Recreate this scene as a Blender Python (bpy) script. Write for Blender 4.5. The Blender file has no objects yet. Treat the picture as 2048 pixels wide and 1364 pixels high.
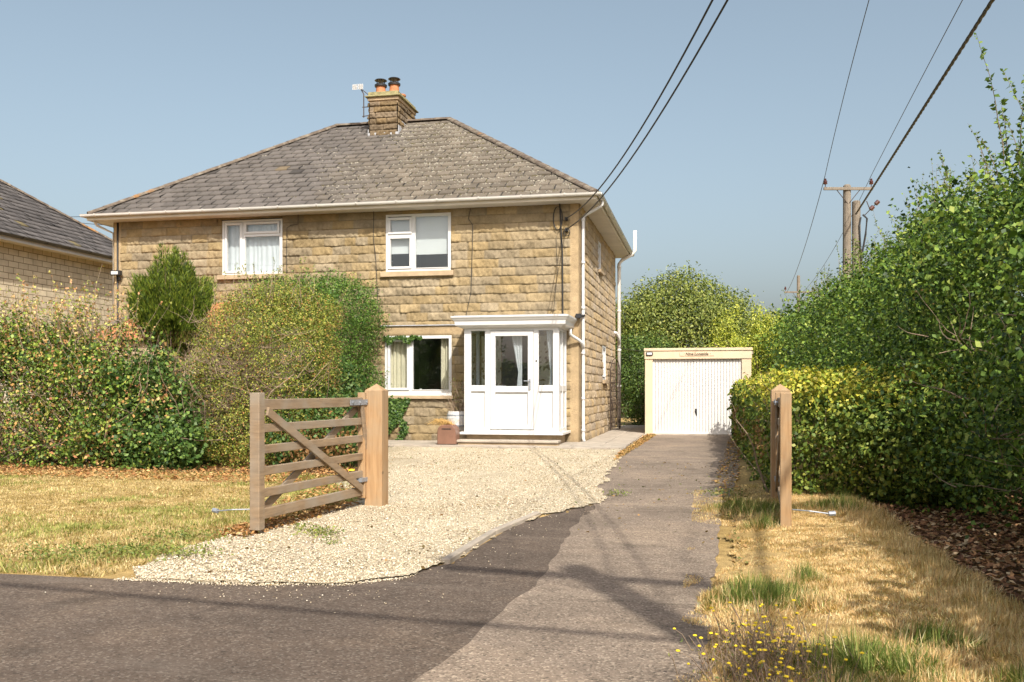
import bpy, bmesh, math, random
import numpy as np
from mathutils import Vector, Matrix
random.seed(7); RNG = np.random.default_rng(7)
S = bpy.context.scene
COL = S.collection
R = math.radians
# ------------------------------------------------------------------ camera, sky, sun, exposure
# World frame: +X along the house front (to the right), +Y into the plot, origin at the house's front right corner.
cd = bpy.data.cameras.new("camera"); cam = bpy.data.objects.new("camera", cd); COL.objects.link(cam)
cam.location = (2.727, -20.27, 1.2); cam.rotation_euler = (R(90), 0, R(11.8))
cd.sensor_width = 36; cd.lens = 32.55; cd.shift_y = 0.0474; cd.clip_end = 2000; cd.clip_start = 0.05
S.camera = cam
SUN_AZ = math.atan2(0.455, -0.890); SUN_EL = R(44.5)      # clockwise from +Y
w = bpy.data.worlds.new("World"); S.world = w; w.use_nodes = True
nt = w.node_tree; bg = nt.nodes['Background']
sky = nt.nodes.new('ShaderNodeTexSky'); sky.sky_type = 'NISHITA'; sky.sun_disc = False
sky.sun_elevation = SUN_EL; sky.sun_rotation = SUN_AZ
sky.air_density = 1.0; sky.dust_density = 5.0; sky.ozone_density = 1.0; sky.altitude = 0
hs_ = nt.nodes.new('ShaderNodeHueSaturation'); hs_.inputs['Saturation'].default_value = .72; hs_.inputs['Hue'].default_value = .480
nt.links.new(sky.outputs[0], hs_.inputs['Color']); nt.links.new(hs_.outputs[0], bg.inputs[0]); bg.inputs[1].default_value = 0.125
ld = bpy.data.lights.new("sun", 'SUN'); ld.energy = 4.0; ld.angle = R(0.5); ld.color = (1.0, 0.95, 0.85)
sun = bpy.data.objects.new("sun", ld); COL.objects.link(sun)
sd = Vector((math.sin(SUN_AZ)*math.cos(SUN_EL), math.cos(SUN_AZ)*math.cos(SUN_EL), math.sin(SUN_EL)))
sun.rotation_euler = sd.to_track_quat('Z', 'Y').to_euler(); sun.location = (10, -30, 30)
S.view_settings.view_transform = 'Standard'; S.view_settings.look = 'None'
S.view_settings.exposure = 0.56; S.view_settings.gamma = 1.0

# ------------------------------------------------------------------ helpers: tagging, meshes
def tag(o, label=None, cat=None, group=None, kind=None):
    if label: o['label'] = label
    if cat: o['category'] = cat
    if group: o['group'] = group
    if kind: o['kind'] = kind
    return o
def empty(name, loc=(0, 0, 0), rz=0, parent=None):
    o = bpy.data.objects.new(name, None); COL.objects.link(o)
    o.location = loc; o.rotation_euler = (0, 0, rz); o.empty_display_size = 0.2
    if parent: o.parent = parent
    return o
def link(name, me, mat, parent=None, smooth=False):
    o = bpy.data.objects.new(name, me); COL.objects.link(o)
    if mat: me.materials.append(mat)
    if parent: o.parent = parent
    if smooth: me.polygons.foreach_set('use_smooth', [True]*len(me.polygons))
    return o
def np_mesh(name, V, F, col=None, mat=None, parent=None, smooth=False):
    """V (n,3), F (m,k) same k for every face, col (n,3) per vertex"""
    V = np.asarray(V, np.float32); F = np.asarray(F, np.int32)
    me = bpy.data.meshes.new(name); k = F.shape[1]
    me.vertices.add(len(V)); me.vertices.foreach_set('co', V.ravel())
    me.loops.add(F.size); me.loops.foreach_set('vertex_index', F.ravel())
    me.polygons.add(len(F)); me.polygons.foreach_set('loop_start', np.arange(0, F.size, k, dtype=np.int32))
    me.update(calc_edges=True)
    if col is not None:
        a = me.color_attributes.new('Col', 'FLOAT_COLOR', 'POINT')
        c = np.ones((len(V), 4), np.float32); c[:, :3] = col
        a.data.foreach_set('color', c.ravel())
    return link(name, me, mat, parent, smooth)
class MB:
    def __init__(s): s.v = []; s.f = []
    def box(s, a, b, M=None):
        x0, y0, z0 = a; x1, y1, z1 = b; n = len(s.v)
        P = [(x0,y0,z0),(x1,y0,z0),(x1,y1,z0),(x0,y1,z0),(x0,y0,z1),(x1,y0,z1),(x1,y1,z1),(x0,y1,z1)]
        if M is not None: P = [tuple(M @ Vector(p)) for p in P]
        s.v += P
        s.f += [tuple(n+i for i in q) for q in ((0,3,2,1),(4,5,6,7),(0,1,5,4),(1,2,6,5),(2,3,7,6),(3,0,4,7))]
        return s
    def bar(s, p, q, wd, th, up=(0, 0, 1)):
        p = Vector(p); q = Vector(q); d = (q-p); L = d.length; d.normalize(); up = Vector(up)
        side = d.cross(up); side.normalize(); up2 = side.cross(d)
        n = len(s.v)
        for base in (p, q):
            for a, b in ((-1,-1),(1,-1),(1,1),(-1,1)):
                s.v.append(tuple(base + side*(a*th/2) + up2*(b*wd/2)))
        s.f += [tuple(n+i for i in t) for t in ((0,1,2,3),(7,6,5,4),(0,4,5,1),(1,5,6,2),(2,6,7,3),(3,7,4,0))]
        return s
    def tube(s, pts, r, n=10, cap=True):
        pts = [Vector(p) for p in pts]; rs = r if isinstance(r, (list, tuple)) else [r]*len(pts)
        base = len(s.v); ref = None
        for i, p in enumerate(pts):
            d = (pts[min(i+1, len(pts)-1)] - pts[max(i-1, 0)]).normalized()
            if ref is None: ref = Vector((0,0,1)) if abs(d.z) < .9 else Vector((1,0,0))
            a = d.cross(ref).normalized(); b = d.cross(a).normalized(); ref = b.cross(d) if False else ref
            if a.length < .5: a = Vector((1,0,0)); b = d.cross(a)
            for k in range(n):
                t = 2*math.pi*k/n; s.v.append(tuple(p + a*math.cos(t)*rs[i] + b*math.sin(t)*rs[i]))
        for i in range(len(pts)-1):
            for k in range(n):
                A = base+i*n+k; B = base+i*n+(k+1) % n; s.f.append((A, B, B+n, A+n))
        if cap:
            s.f.append(tuple(base+k for k in range(n))[::-1]); s.f.append(tuple(base+(len(pts)-1)*n+k for k in range(n)))
        return s
    def lathe(s, prof, c=(0,0,0), n=20):
        base = len(s.v)
        for (r, z) in prof:
            for k in range(n):
                t = 2*math.pi*k/n; s.v.append((c[0]+r*math.cos(t), c[1]+r*math.sin(t), c[2]+z))
        for i in range(len(prof)-1):
            for k in range(n):
                A = base+i*n+k; B = base+i*n+(k+1) % n; s.f.append((A, B, B+n, A+n))
        s.f.append(tuple(base+(len(prof)-1)*n+k for k in range(n))); s.f.append(tuple(base+k for k in range(n))[::-1])
        return s
    def prism(s, poly, y0, y1):          # polygon in xz, extruded in y
        n = len(s.v); m = len(poly)
        s.v += [(x, y0, z) for x, z in poly] + [(x, y1, z) for x, z in poly]
        s.f += [tuple(n+i for i in range(m)), tuple(n+m+i for i in range(m))[::-1]]
        for i in range(m): j = (i+1) % m; s.f.append((n+j, n+i, n+m+i, n+m+j))
        return s
    def build(s, name, mat, parent=None, bevel=0, smooth=False):
        me = bpy.data.meshes.new(name); me.from_pydata(s.v, [], s.f); me.update()
        bm = bmesh.new(); bm.from_mesh(me); bmesh.ops.recalc_face_normals(bm, faces=bm.faces)
        if bevel:
            bmesh.ops.bevel(bm, geom=bm.edges[:], offset=bevel, segments=1, affect='EDGES', clamp_overlap=True)
        bm.to_mesh(me); bm.free()
        return link(name, me, mat, parent, smooth)
def copy_tree(o, parent=None):
    c = o.copy(); COL.objects.link(c)
    if parent: c.parent = parent
    for ch in list(o.children): copy_tree(ch, c)
    return c

# ------------------------------------------------------------------ materials
def new_mat(name):
    m = bpy.data.materials.new(name); m.use_nodes = True
    return m, m.node_tree, m.node_tree.nodes, m.node_tree.links, m.node_tree.nodes['Principled BSDF']
def ramp(N, stops):
    r = N.new('ShaderNodeValToRGB'); e = r.color_ramp.elements
    while len(e) < len(stops): e.new(0.5)
    for i, (p, c) in enumerate(stops): e[i].position = p; e[i].color = (*c, 1) if len(c) == 3 else c
    return r
def noise(N, L, vec, scale, detail=4, rough=.6):
    n = N.new('ShaderNodeTexNoise'); n.inputs['Scale'].default_value = scale
    n.inputs['Detail'].default_value = detail; n.inputs['Roughness'].default_value = rough
    if vec: L.new(vec, n.inputs['Vector'])
    return n
def mixc(N, L, fac, a, b, mode='MIX'):
    m = N.new('ShaderNodeMix'); m.data_type = 'RGBA'; m.blend_type = mode
    for sock, val in ((m.inputs[0], fac), (m.inputs[6], a), (m.inputs[7], b)):
        if hasattr(val, 'is_linked') or hasattr(val, 'links'): L.new(val, sock)
        else: sock.default_value = val if not isinstance(val, tuple) else ((*val, 1) if len(val) == 3 else val)
    return m.outputs[2]
def coords(N): return N.new('ShaderNodeTexCoord').outputs['Object']
def bump(N, L, h, strength, dist, bsdf, prev=None):
    b = N.new('ShaderNodeBump'); b.inputs['Strength'].default_value = strength; b.inputs['Distance'].default_value = dist
    L.new(h, b.inputs['Height'])
    if prev: L.new(prev, b.inputs['Normal'])
    L.new(b.outputs[0], bsdf.inputs['Normal']); return b.outputs[0]
def plain(name, c, rough=.5, var=.12, scale=6, bstr=.15, metal=0, spec=None, bscale=60):
    m, t, N, L, B = new_mat(name); co = coords(N)
    n = noise(N, L, co, scale)
    r = ramp(N, [(.3, tuple(x*(1-var) for x in c)), (.7, tuple(min(1, x*(1+var)) for x in c))])
    L.new(n.outputs[0], r.inputs[0]); L.new(r.outputs[0], B.inputs['Base Color'])
    B.inputs['Roughness'].default_value = rough; B.inputs['Metallic'].default_value = metal
    if spec is not None: B.inputs['Specular IOR Level'].default_value = spec
    if bstr:
        n2 = noise(N, L, co, bscale); bump(N, L, n2.outputs[0], bstr, .01, B)
    return m
def attr_mat(name, rough=.6, translucent=0.0, spec=.3, dirt=0, bstr=0, bscale=80, bdist=.01, tint=None):
    """base colour = colour stored per piece (leaf, stone, slate, blade) + wear noise"""
    m, t, N, L, B = new_mat(name)
    a = N.new('ShaderNodeAttribute'); a.attribute_name = 'Col'; c = a.outputs['Color']
    co = coords(N)
    if dirt:
        n = noise(N, L, co, 1.3, 6, .7); r = ramp(N, [(.35, (1-dirt,)*3), (.62, (1.06,)*3)]); L.new(n.outputs[0], r.inputs[0])
        c = mixc(N, L, 1.0, c, r.outputs[0], 'MULTIPLY')
        n = noise(N, L, co, 22, 4, .7); r = ramp(N, [(.3, (1-dirt*.8,)*3), (.65, (1.05,)*3)]); L.new(n.outputs[0], r.inputs[0])
        c = mixc(N, L, 1.0, c, r.outputs[0], 'MULTIPLY')
    L.new(c, B.inputs['Base Color']); B.inputs['Roughness'].default_value = rough; B.inputs['Specular IOR Level'].default_value = spec
    if bstr:
        n = noise(N, L, co, bscale, 5, .7); bump(N, L, n.outputs[0], bstr, bdist, B)
    if translucent:
        tr = N.new('ShaderNodeBsdfTranslucent'); c2 = mixc(N, L, 1.0, c, (.85, 1.15, .45), 'MULTIPLY'); L.new(c2, tr.inputs[0])
        mx = N.new('ShaderNodeMixShader'); mx.inputs[0].default_value = translucent
        L.new(B.outputs[0], mx.inputs[1]); L.new(tr.outputs[0], mx.inputs[2])
        L.new(mx.outputs[0], N['Material Output'].inputs[0])
    return m
def wood_mat(name, c1, c2, axis_scale=(30, 30, 2), grey=(.28, .25, .21), gfac=.5):
    m, t, N, L, B = new_mat(name); co = coords(N)
    mp = N.new('ShaderNodeMapping'); mp.inputs['Scale'].default_value = axis_scale; L.new(co, mp.inputs[0])
    n = noise(N, L, mp.outputs[0], 1.0, 6, .65); n.inputs['Distortion'].default_value = .6
    r = ramp(N, [(.3, c1), (.5, tuple((a+b)/2 for a, b in zip(c1, c2))), (.72, c2)]); L.new(n.outputs[0], r.inputs[0])
    n2 = noise(N, L, co, 3.0, 4, .6); r2 = ramp(N, [(.42, (0,)*3), (.66, (gfac,)*3)]); L.new(n2.outputs[0], r2.inputs[0])
    c = mixc(N, L, r2.outputs[0], r.outputs[0], grey)
    v = N.new('ShaderNodeTexVoronoi'); v.inputs['Scale'].default_value = 3.1; L.new(co, v.inputs['Vector'])
    r3 = ramp(N, [(.035, (.35,)*3), (.08, (1,)*3)]); L.new(v.outputs['Distance'], r3.inputs[0])
    c = mixc(N, L, 1.0, c, r3.outputs[0], 'MULTIPLY')
    L.new(c, B.inputs['Base Color']); B.inputs['Roughness'].default_value = .8
    bump(N, L, n.outputs[0], .5, .004, B)
    return m
def glass_mat(name, tintc=(.94, .955, .955), base=.0):
    m, t, N, L, B = new_mat(name); N.remove(B)
    tr = N.new('ShaderNodeBsdfTransparent'); tr.inputs[0].default_value = (*tintc, 1)
    gl = N.new('ShaderNodeBsdfGlossy'); gl.inputs['Roughness'].default_value = .012; gl.inputs[0].default_value = (1, 1, 1, 1)
    lw = N.new('ShaderNodeLayerWeight'); lw.inputs[0].default_value = .5
    pw = N.new('ShaderNodeMath'); pw.operation = 'POWER'; pw.inputs[1].default_value = 4; L.new(lw.outputs['Facing'], pw.inputs[0])
    ad = N.new('ShaderNodeMath'); ad.operation = 'MULTIPLY_ADD'; ad.inputs[1].default_value = .9; ad.inputs[2].default_value = .075+base; ad.use_clamp = True
    L.new(pw.outputs[0], ad.inputs[0])
    n = noise(N, L, coords(N), 1.2, 1); b = N.new('ShaderNodeBump'); b.inputs['Strength'].default_value = .12; b.inputs['Distance'].default_value = .01
    L.new(n.outputs[0], b.inputs['Height']); L.new(b.outputs[0], gl.inputs['Normal'])
    mx = N.new('ShaderNodeMixShader'); L.new(ad.outputs[0], mx.inputs[0]); L.new(tr.outputs[0], mx.inputs[1]); L.new(gl.outputs[0], mx.inputs[2])
    L.new(mx.outputs[0], N['Material Output'].inputs[0]); return m
M = {}
M['stone'] = attr_mat('coursed_stone', .9, dirt=.2, bstr=.7, bscale=45, bdist=.02, spec=.15)
M['stone_smooth'] = plain('smooth_stone', (.46, .33, .19), .9, .15, 3, .4)
M['sill'] = plain('sill_stone', (.40, .30, .19), .9, .2, 4, .4)
M['slate'] = attr_mat('slate', .62, dirt=.25, bstr=.35, bscale=30, bdist=.01, spec=.35)
M['upvc'] = plain('white_plastic', (.62, .62, .61), .34, .03, 2, .02)
M['upvc_old'] = plain('aged_white_plastic', (.68, .66, .62), .45, .08, 3, .03)
M['fascia'] = plain('cream_paint', (.62, .56, .46), .55, .08, 3, .05)
M['soffit'] = plain('soffit_paint', (.60, .56, .50), .6, .1, 2, .05)
M['terracotta'] = plain('terracotta', (.42, .17, .075), .8, .2, 8, .2)
M['black'] = plain('black_metal', (.02, .02, .022), .45, .3, 9, .1)
M['rust'] = plain('rusty_iron', (.055, .035, .025), .7, .4, 20, .3)
M['galv'] = plain('galvanised_steel', (.27, .29, .32), .5, .15, 30, .1, metal=.25)
M['lead'] = plain('lead_flashing', (.40, .41, .43), .6, .2, 8, .2)
M['cable'] = plain('cable_black', (.02, .02, .02), .6, .2, 9, 0)
M['glass'] = glass_mat('window_glass')
M['dark_glass'] = glass_mat('porch_glass', (.88, .90, .91), .03)
M['curtain'] = plain('curtain_cream', (.62, .57, .43), .9, .08, 5, .1)
M['blind'] = plain('roller_blind', (.60, .62, .62), .9, .03, 2, .03)
M['net'] = plain('net_curtain', (.60, .63, .65), .9, .05, 5, .05)
M['room'] = plain('room_wall', (.12, .11, .10), .9, .1, 2, 0)
M['gpaint'] = plain('garage_cream_paint', (.62, .49, .34), .75, .1, 2.5, .15)
M['gwhite'] = plain('garage_door_white', (.66, .645, .62), .5, .05, 1.5, .03)
M['concrete'] = plain('concrete', (.36, .31, .25), .9, .2, 4, .5)
M['post'] = wood_mat('gate_post_wood', (.27, .155, .07), (.46, .29, .145), grey=(.34, .27, .18), gfac=.5)
M['rail'] = wood_mat('gate_rail_wood', (.17, .115, .068), (.32, .225, .135), (3, 3, 30), grey=(.27, .23, .18), gfac=.75)
M['pole'] = wood_mat('utility_pole_wood', (.10, .08, .06), (.24, .20, .15), (25, 25, 1.5), grey=(.25, .22, .18))
M['bark'] = plain('bark', (.16, .11, .075), .95, .4, 14, .6)
M['twig'] = plain('twig', (.26, .19, .13), .95, .3, 14, .3)
M['leaf'] = attr_mat('leaf', .5, .17, .3)
M['leafgloss'] = attr_mat('glossy_leaf', .5, .13, .25)
M['blade'] = attr_mat('grass_blade', .7, .3, .2)
M['litter'] = attr_mat('leaf_litter', .9, .1, .1)
M['pebble'] = attr_mat('pebble', .9, 0, .2)
M['petal'] = plain('yellow_petal', (.80, .58, .02), .6, .1, 20, 0)
M['whitepot'] = plain('white_wood_tub', (.62, .60, .58), .7, .15, 8, .2)
M['brownpot'] = plain('brown_glazed_clay', (.20, .105, .07), .45, .15, 5, .1)
M['insul'] = plain('brown_ceramic', (.07, .02, .015), .25, .2, 9, 0)
M['drygrass'] = plain('straw', (.52, .33, .11), .9, .3, 30, 0)

# ground materials
def ground_mat(name, cols, s1=.5, s2=9, s3=120, bstr=.6, bd=.02):
    m, t, N, L, B = new_mat(name); co = coords(N)
    n1 = noise(N, L, co, s1, 5, .6); n2 = noise(N, L, co, s2, 5, .7); n3 = noise(N, L, co, s3, 3, .7)
    r1 = ramp(N, [(.35, cols[0]), (.65, cols[1])]); L.new(n1.outputs[0], r1.inputs[0])
    r2 = ramp(N, [(.3, (.62,)*3), (.7, (1.25,)*3)]); L.new(n2.outputs[0], r2.inputs[0])
    r3 = ramp(N, [(.3, (.55,)*3), (.7, (1.35,)*3)]); L.new(n3.outputs[0], r3.inputs[0])
    c = mixc(N, L, 1.0, r1.outputs[0], r2.outputs[0], 'MULTIPLY'); c = mixc(N, L, 1.0, c, r3.outputs[0], 'MULTIPLY')
    L.new(c, B.inputs['Base Color']); B.inputs['Roughness'].default_value = .95; B.inputs['Specular IOR Level'].default_value = .1
    bump(N, L, n3.outputs[0], bstr, bd, B); return m
M['ground'] = ground_mat('dry_grass_ground', [(.38, .26, .10), (.54, .38, .17)])
M['litterg'] = ground_mat('litter_soil', [(.10, .055, .03), (.17, .10, .05)], 1.5)
def tarmac(name, base, speck, dark):
    m, t, N, L, B = new_mat(name); co = coords(N)
    v = N.new('ShaderNodeTexVoronoi'); v.inputs['Scale'].default_value = 95; L.new(co, v.inputs['Vector'])
    hs = N.new('ShaderNodeSeparateColor'); L.new(v.outputs['Color'], hs.inputs[0])
    r = ramp(N, [(.0, dark), (.25, base), (.75, base), (.97, speck)]); L.new(hs.outputs[0], r.inputs[0])
    n = noise(N, L, co, .7, 6, .65); r2 = ramp(N, [(.3, (.68,)*3), (.5, (.95,)*3), (.72, (1.30, 1.27, 1.2))]); L.new(n.outputs[0], r2.inputs[0])
    c = mixc(N, L, 1.0, r.outputs[0], r2.outputs[0], 'MULTIPLY')
    n = noise(N, L, co, 5, 6, .75); r3 = ramp(N, [(.3, (.82,)*3), (.7, (1.15,)*3)]); L.new(n.outputs[0], r3.inputs[0])
    c = mixc(N, L, 1.0, c, r3.outputs[0], 'MULTIPLY')
    v2 = N.new('ShaderNodeTexVoronoi'); v2.feature = 'DISTANCE_TO_EDGE'; v2.inputs['Scale'].default_value = .55
    nn = noise(N, L, co, 3, 4, .7); mp = mixc(N, L, .35, co, nn.outputs['Color']); L.new(mp, v2.inputs['Vector'])
    r4 = ramp(N, [(.0, (.7,)*3), (.006, (1,)*3)]); L.new(v2.outputs[0], r4.inputs[0])
    c = mixc(N, L, 1.0, c, r4.outputs[0], 'MULTIPLY')
    n = noise(N, L, co, 1.7, 4, .5); r5 = ramp(N, [(.60, (1,)*3), (.70, (.72,)*3)]); L.new(n.outputs[0], r5.inputs[0]); c = mixc(N, L, 1.0, c, r5.outputs[0], 'MULTIPLY')
    mp2 = N.new('ShaderNodeMapping'); mp2.inputs['Scale'].default_value = (.35, 2.6, 1); mp2.inputs['Location'].default_value = (3.3, 1.2, 0); L.new(co, mp2.inputs[0])
    n = noise(N, L, mp2.outputs[0], 1.0, 5, .65); r6 = ramp(N, [(.55, (0,)*3), (.72, (.45,)*3)]); L.new(n.outputs[0], r6.inputs[0]); c = mixc(N, L, r6.outputs[0], c, speck)
    L.new(c, B.inputs['Base Color']); B.inputs['Roughness'].default_value = .9; B.inputs['Specular IOR Level'].default_value = .25
    bump(N, L, v.outputs['Distance'], .6, .006, B); return m
M['road'] = tarmac('dark_tarmac', (.112, .083, .063), (.19, .155, .125), (.058, .044, .034))
M['drive'] = tarmac('old_tarmac', (.22, .170, .130), (.37, .30, .23), (.10, .08, .062))
def gravel_mat():
    m, t, N, L, B = new_mat('pale_gravel'); co = coords(N)
    v = N.new('ShaderNodeTexVoronoi'); v.inputs['Scale'].default_value = 68; v.inputs['Randomness'].default_value = 1; L.new(co, v.inputs['Vector'])
    hs = N.new('ShaderNodeSeparateColor'); L.new(v.outputs['Color'], hs.inputs[0])
    r = ramp(N, [(0, (.26, .20, .13)), (.12, (.50, .415, .285)), (.5, (.60, .515, .37)), (1, (.70, .63, .49))]); L.new(hs.outputs[0], r.inputs[0])
    r2 = ramp(N, [(.5, (1,)*3), (.95, (.55, .5, .42))]); L.new(v.outputs['Distance'], r2.inputs[0])
    c = mixc(N, L, 1.0, r.outputs[0], r2.outputs[0], 'MULTIPLY')
    n = noise(N, L, co, 1.1, 5, .6); r3 = ramp(N, [(.3, (.84, .80, .74)), (.6, (1,)*3)]); L.new(n.outputs[0], r3.inputs[0])
    c = mixc(N, L, 1.0, c, r3.outputs[0], 'MULTIPLY')
    L.new(c, B.inputs['Base Color']); B.inputs['Roughness'].default_value = .95; B.inputs['Specular IOR Level'].default_value = .15
    mp = N.new('ShaderNodeMapping'); mp.inputs['Scale'].default_value = (1.9, .28, 1); mp.inputs['Rotation'].default_value = (0, 0, .25); L.new(co, mp.inputs[0])
    n = noise(N, L, mp.outputs[0], 1.0, 3, .5); r4 = ramp(N, [(.54, (0,)*3), (.68, (.38,)*3)]); L.new(n.outputs[0], r4.inputs[0])
    c = mixc(N, L, r4.outputs[0], c, (.33, .26, .18))
    L.new(c, B.inputs['Base Color'])
    inv = N.new('ShaderNodeMath'); inv.operation = 'SUBTRACT'; inv.inputs[0].default_value = 1; L.new(v.outputs['Distance'], inv.inputs[1])
    bump(N, L, inv.outputs[0], .9, .02, B); return m
M['gravel'] = gravel_mat()

# ------------------------------------------------------------------ numeric noise
class Lump:
    def __init__(s, freq, n=10, seed=0):
        r = np.random.default_rng(seed); d = r.normal(size=(n, 3)); d /= np.linalg.norm(d, axis=1)[:, None]
        s.k = d*freq*r.uniform(.6, 1.7, (n, 1)); s.p = r.uniform(0, 6.28, n)
    def __call__(s, P): return np.sin(P @ s.k.T + s.p).mean(1)*1.8
def jag(pts, amp, step, seed):
    """roughen a closed outline"""
    r = random.Random(seed); out = []
    for i, a in enumerate(pts):
        b = pts[(i+1) % len(pts)]; L = math.dist(a, b); n = max(1, int(L/step))
        for k in range(n):
            t = k/n; q = amp if k else 0
            out.append((a[0]+(b[0]-a[0])*t + r.uniform(-q, q), a[1]+(b[1]-a[1])*t + r.uniform(-q, q)))
    return out
def in_poly(P, poly):
    x, y = P[:, 0], P[:, 1]; ins = np.zeros(len(P), bool); n = len(poly)
    for i in range(n):
        x0, y0 = poly[i]; x1, y1 = poly[(i+1) % n]
        if y0 == y1: continue
        c = ((y0 > y) != (y1 > y)) & (x < (x1-x0)*(y-y0)/(y1-y0)+x0); ins ^= c
    return ins
def sheet(name, poly, z, mat, kind='structure', zf=None):
    me = bpy.data.meshes.new(name); bm = bmesh.new()
    vs = [bm.verts.new((x, y, z)) for x, y in poly]; f = bm.faces.new(vs)
    if f.normal.z < 0: f.normal_flip()
    bmesh.ops.triangulate(bm, faces=bm.faces[:]); bm.to_mesh(me); bm.free()
    for p in me.polygons:
        if p.normal.z < 0: p.flip()
    o = link(name, me, mat); tag(o, kind=kind); return o

# ------------------------------------------------------------------ the setting
sheet('ground', [(-400, -300), (400, -300), (400, 600), (-400, 600)], 0.0, M['ground'])
edge_pts = [(-90, -15.2), (-.8, -15.06), (0, -15.05), (.6, -14.9), (1.02, -14.1), (1.06, -12.2), (1.30, -11.4), (1.58, -10.7), (1.75, -10.9), (1.8, -16), (1.8, -18.6), (90, -18.6)]
road_poly = [edge_pts[0]]
rj = random.Random(3)
for a_, b_ in zip(edge_pts[1:], edge_pts[2:]):
    n_ = max(1, int(math.dist(a_, b_)/.12)) if abs(b_[0]) < 5 else 1
    for k_ in range(n_): road_poly.append((a_[0]+(b_[0]-a_[0])*k_/n_+rj.uniform(-.02, .02), a_[1]+(b_[1]-a_[1])*k_/n_+rj.uniform(-.02, .02)))
road_poly += [edge_pts[-1], (90, -27), (-90, -27)]
sheet('road', road_poly, .004, M['road'])
drive_poly = [(3.62, 4.25), (3.60, 3.5), (3.15, -7.6), (2.92, -10.4), (2.85, -12.2), (2.75, -14.9), (2.75, -18.4),
              (1.0, -18.4), (1.45, -17.2), (1.64, -16.05), (1.66, -15.4), (1.70, -14.9), (1.71, -14.2), (1.66, -13.4), (1.60, -12.2), (1.63, -10.9), (1.3, -9.2), (1.2, -5.5), (1.40, 2.4), (1.30, 4.25)]
sheet('driveway', jag(drive_poly, .025, .15, 5), .009, M['drive'])
gravel_poly = [(-.75, -15.08), (-1.0, -14.76), (-1.08, -14.0), (-1.05, -13.1), (-.85, -10.9), (-1.9, -9.2), (-2.2, -6.5), (-3.6, -2.4), (-3.6, -1.9),
               (1.1, -1.95), (1.22, -2.8), (1.35, -5.5), (1.38, -7.6), (1.50, -8.0), (1.42, -9.0), (1.55, -9.6), (1.66, -10.3), (1.50, -11.0), (1.19, -11.65), (1.04, -12.7), (1.0, -14.1), (.88, -14.65), (.58, -14.92), (0, -15.05)]
GP = jag(gravel_poly, .05, .14, 9)
def gravel_sheet():
    n = 230; xs = np.linspace(-3.8, 1.9, n); ys = np.linspace(-15.3, -1.8, 420)
    X, Y = np.meshgrid(xs, ys); P = np.stack([X.ravel(), Y.ravel(), np.zeros(X.size)], 1)
    lu = Lump(2.2, 8, 3); lu2 = Lump(9, 8, 4)
    P[:, 2] = .017 + .007*lu(P) + .003*lu2(P)
    idx = np.arange(X.size).reshape(X.shape)
    F = np.stack([idx[:-1, :-1], idx[:-1, 1:], idx[1:, 1:], idx[1:, :-1]], -1).reshape(-1, 4)
    c = P[F].mean(1); F = F[in_poly(c, GP)]
    u, inv = np.unique(F, return_inverse=True)
    o = np_mesh('gravel_forecourt', P[u], inv.reshape(F.shape), mat=M['gravel'], smooth=True); tag(o, kind='structure')
gravel_sheet()
def path():
    mb = MB(); r = random.Random(3)
    def slab(x0, y0, x1, y1):
        z = .045+r.uniform(-.004, .004); mb.box((x0+.006, y0+.006, -.02), (x1-.006, y1-.006, z))
    y = -1.85
    x = -4.4
    while x < 1.15: slab(x, -1.85, min(x+.75, 1.18), -1.25); x += .75
    for j in range(2):
        x = -4.4
        while x < -.01: slab(x, -1.25+j*.6, min(x+.9, 0.0), -.65+j*.6 if j == 0 else -.05); x += .9
    yy = -1.25
    while yy < 9.5:
        slab(.09 if yy > -.1 else 0.0, yy, .62, yy+.7); slab(.62, yy, 1.14, yy+.7); yy += .7
    o = mb.build('paving_path', M['concrete'], bevel=.006); tag(o, kind='structure')
path()
sheet('path_bed', [(-4.5, -1.9), (1.22, -1.9), (1.18, 9.6), (0, 9.6), (0, 0), (-4.5, 0)], .012, M['concrete'])
# raised verge to the right of the drive
def verge_h(P):
    u = P[:, 0]; v = P[:, 1]; e0 = np.interp(v, [-19, -14.9, -12.2, -10.4, -7.6, 3.5], [2.72, 2.75, 2.85, 2.92, 3.15, 3.6])
    e0 = e0+.03*np.sin(v*3.1)+.03*np.sin(v*7.7+1)+.02*np.sin(v*17)-.02+.13*np.clip((v+15)/1.5, 0, 1); a = np.clip((u-e0)/.55, 0, 1); b = np.clip((4.35-u)/.5, 0, 1)
    h = np.sqrt(a)*.075 * b**.7
    return np.where((a > 0) & (b > 0), h, 0) + .006
def verge():
    xs = np.linspace(2.6, 4.4, 70); ys = np.linspace(-19, -8, 300); X, Y = np.meshgrid(xs, ys)
    P = np.stack([X.ravel(), Y.ravel(), np.zeros(X.size)], 1); lu = Lump(6, 8, 5)
    P[:, 2] = verge_h(P) + .012*lu(P)*(verge_h(P) > .03)
    idx = np.arange(X.size).reshape(X.shape)
    F = np.stack([idx[:-1, :-1], idx[:-1, 1:], idx[1:, 1:], idx[1:, :-1]], -1).reshape(-1, 4)
    c = P[F].mean(1); F = F[(verge_h(c) > .0065)]
    u, inv = np.unique(F, return_inverse=True)
    tag(np_mesh('verge', P[u], inv.reshape(F.shape), mat=M['ground'], smooth=True), kind='structure')
verge()
sheet('hedge_bottom_soil', jag([(4.1, -19), (8, -19), (8, -7), (4.0, -9.5)], .1, .3, 2), .006, M['litterg'])
sheet('flower_bed_soil', jag([(-14, -8.35), (-2.0, -8.2), (-2.3, -6), (-3.7, -2.5), (-3.7, 0), (-14, 0)], .12, .3, 8), .005, M['litterg'])
kb = MB().bar((1.17, -11.6, .012), (1.01, -12.8, .012), .06, .06).bar((1.01, -12.81, .012), (.98, -14.15, .012), .06, .06)
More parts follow.
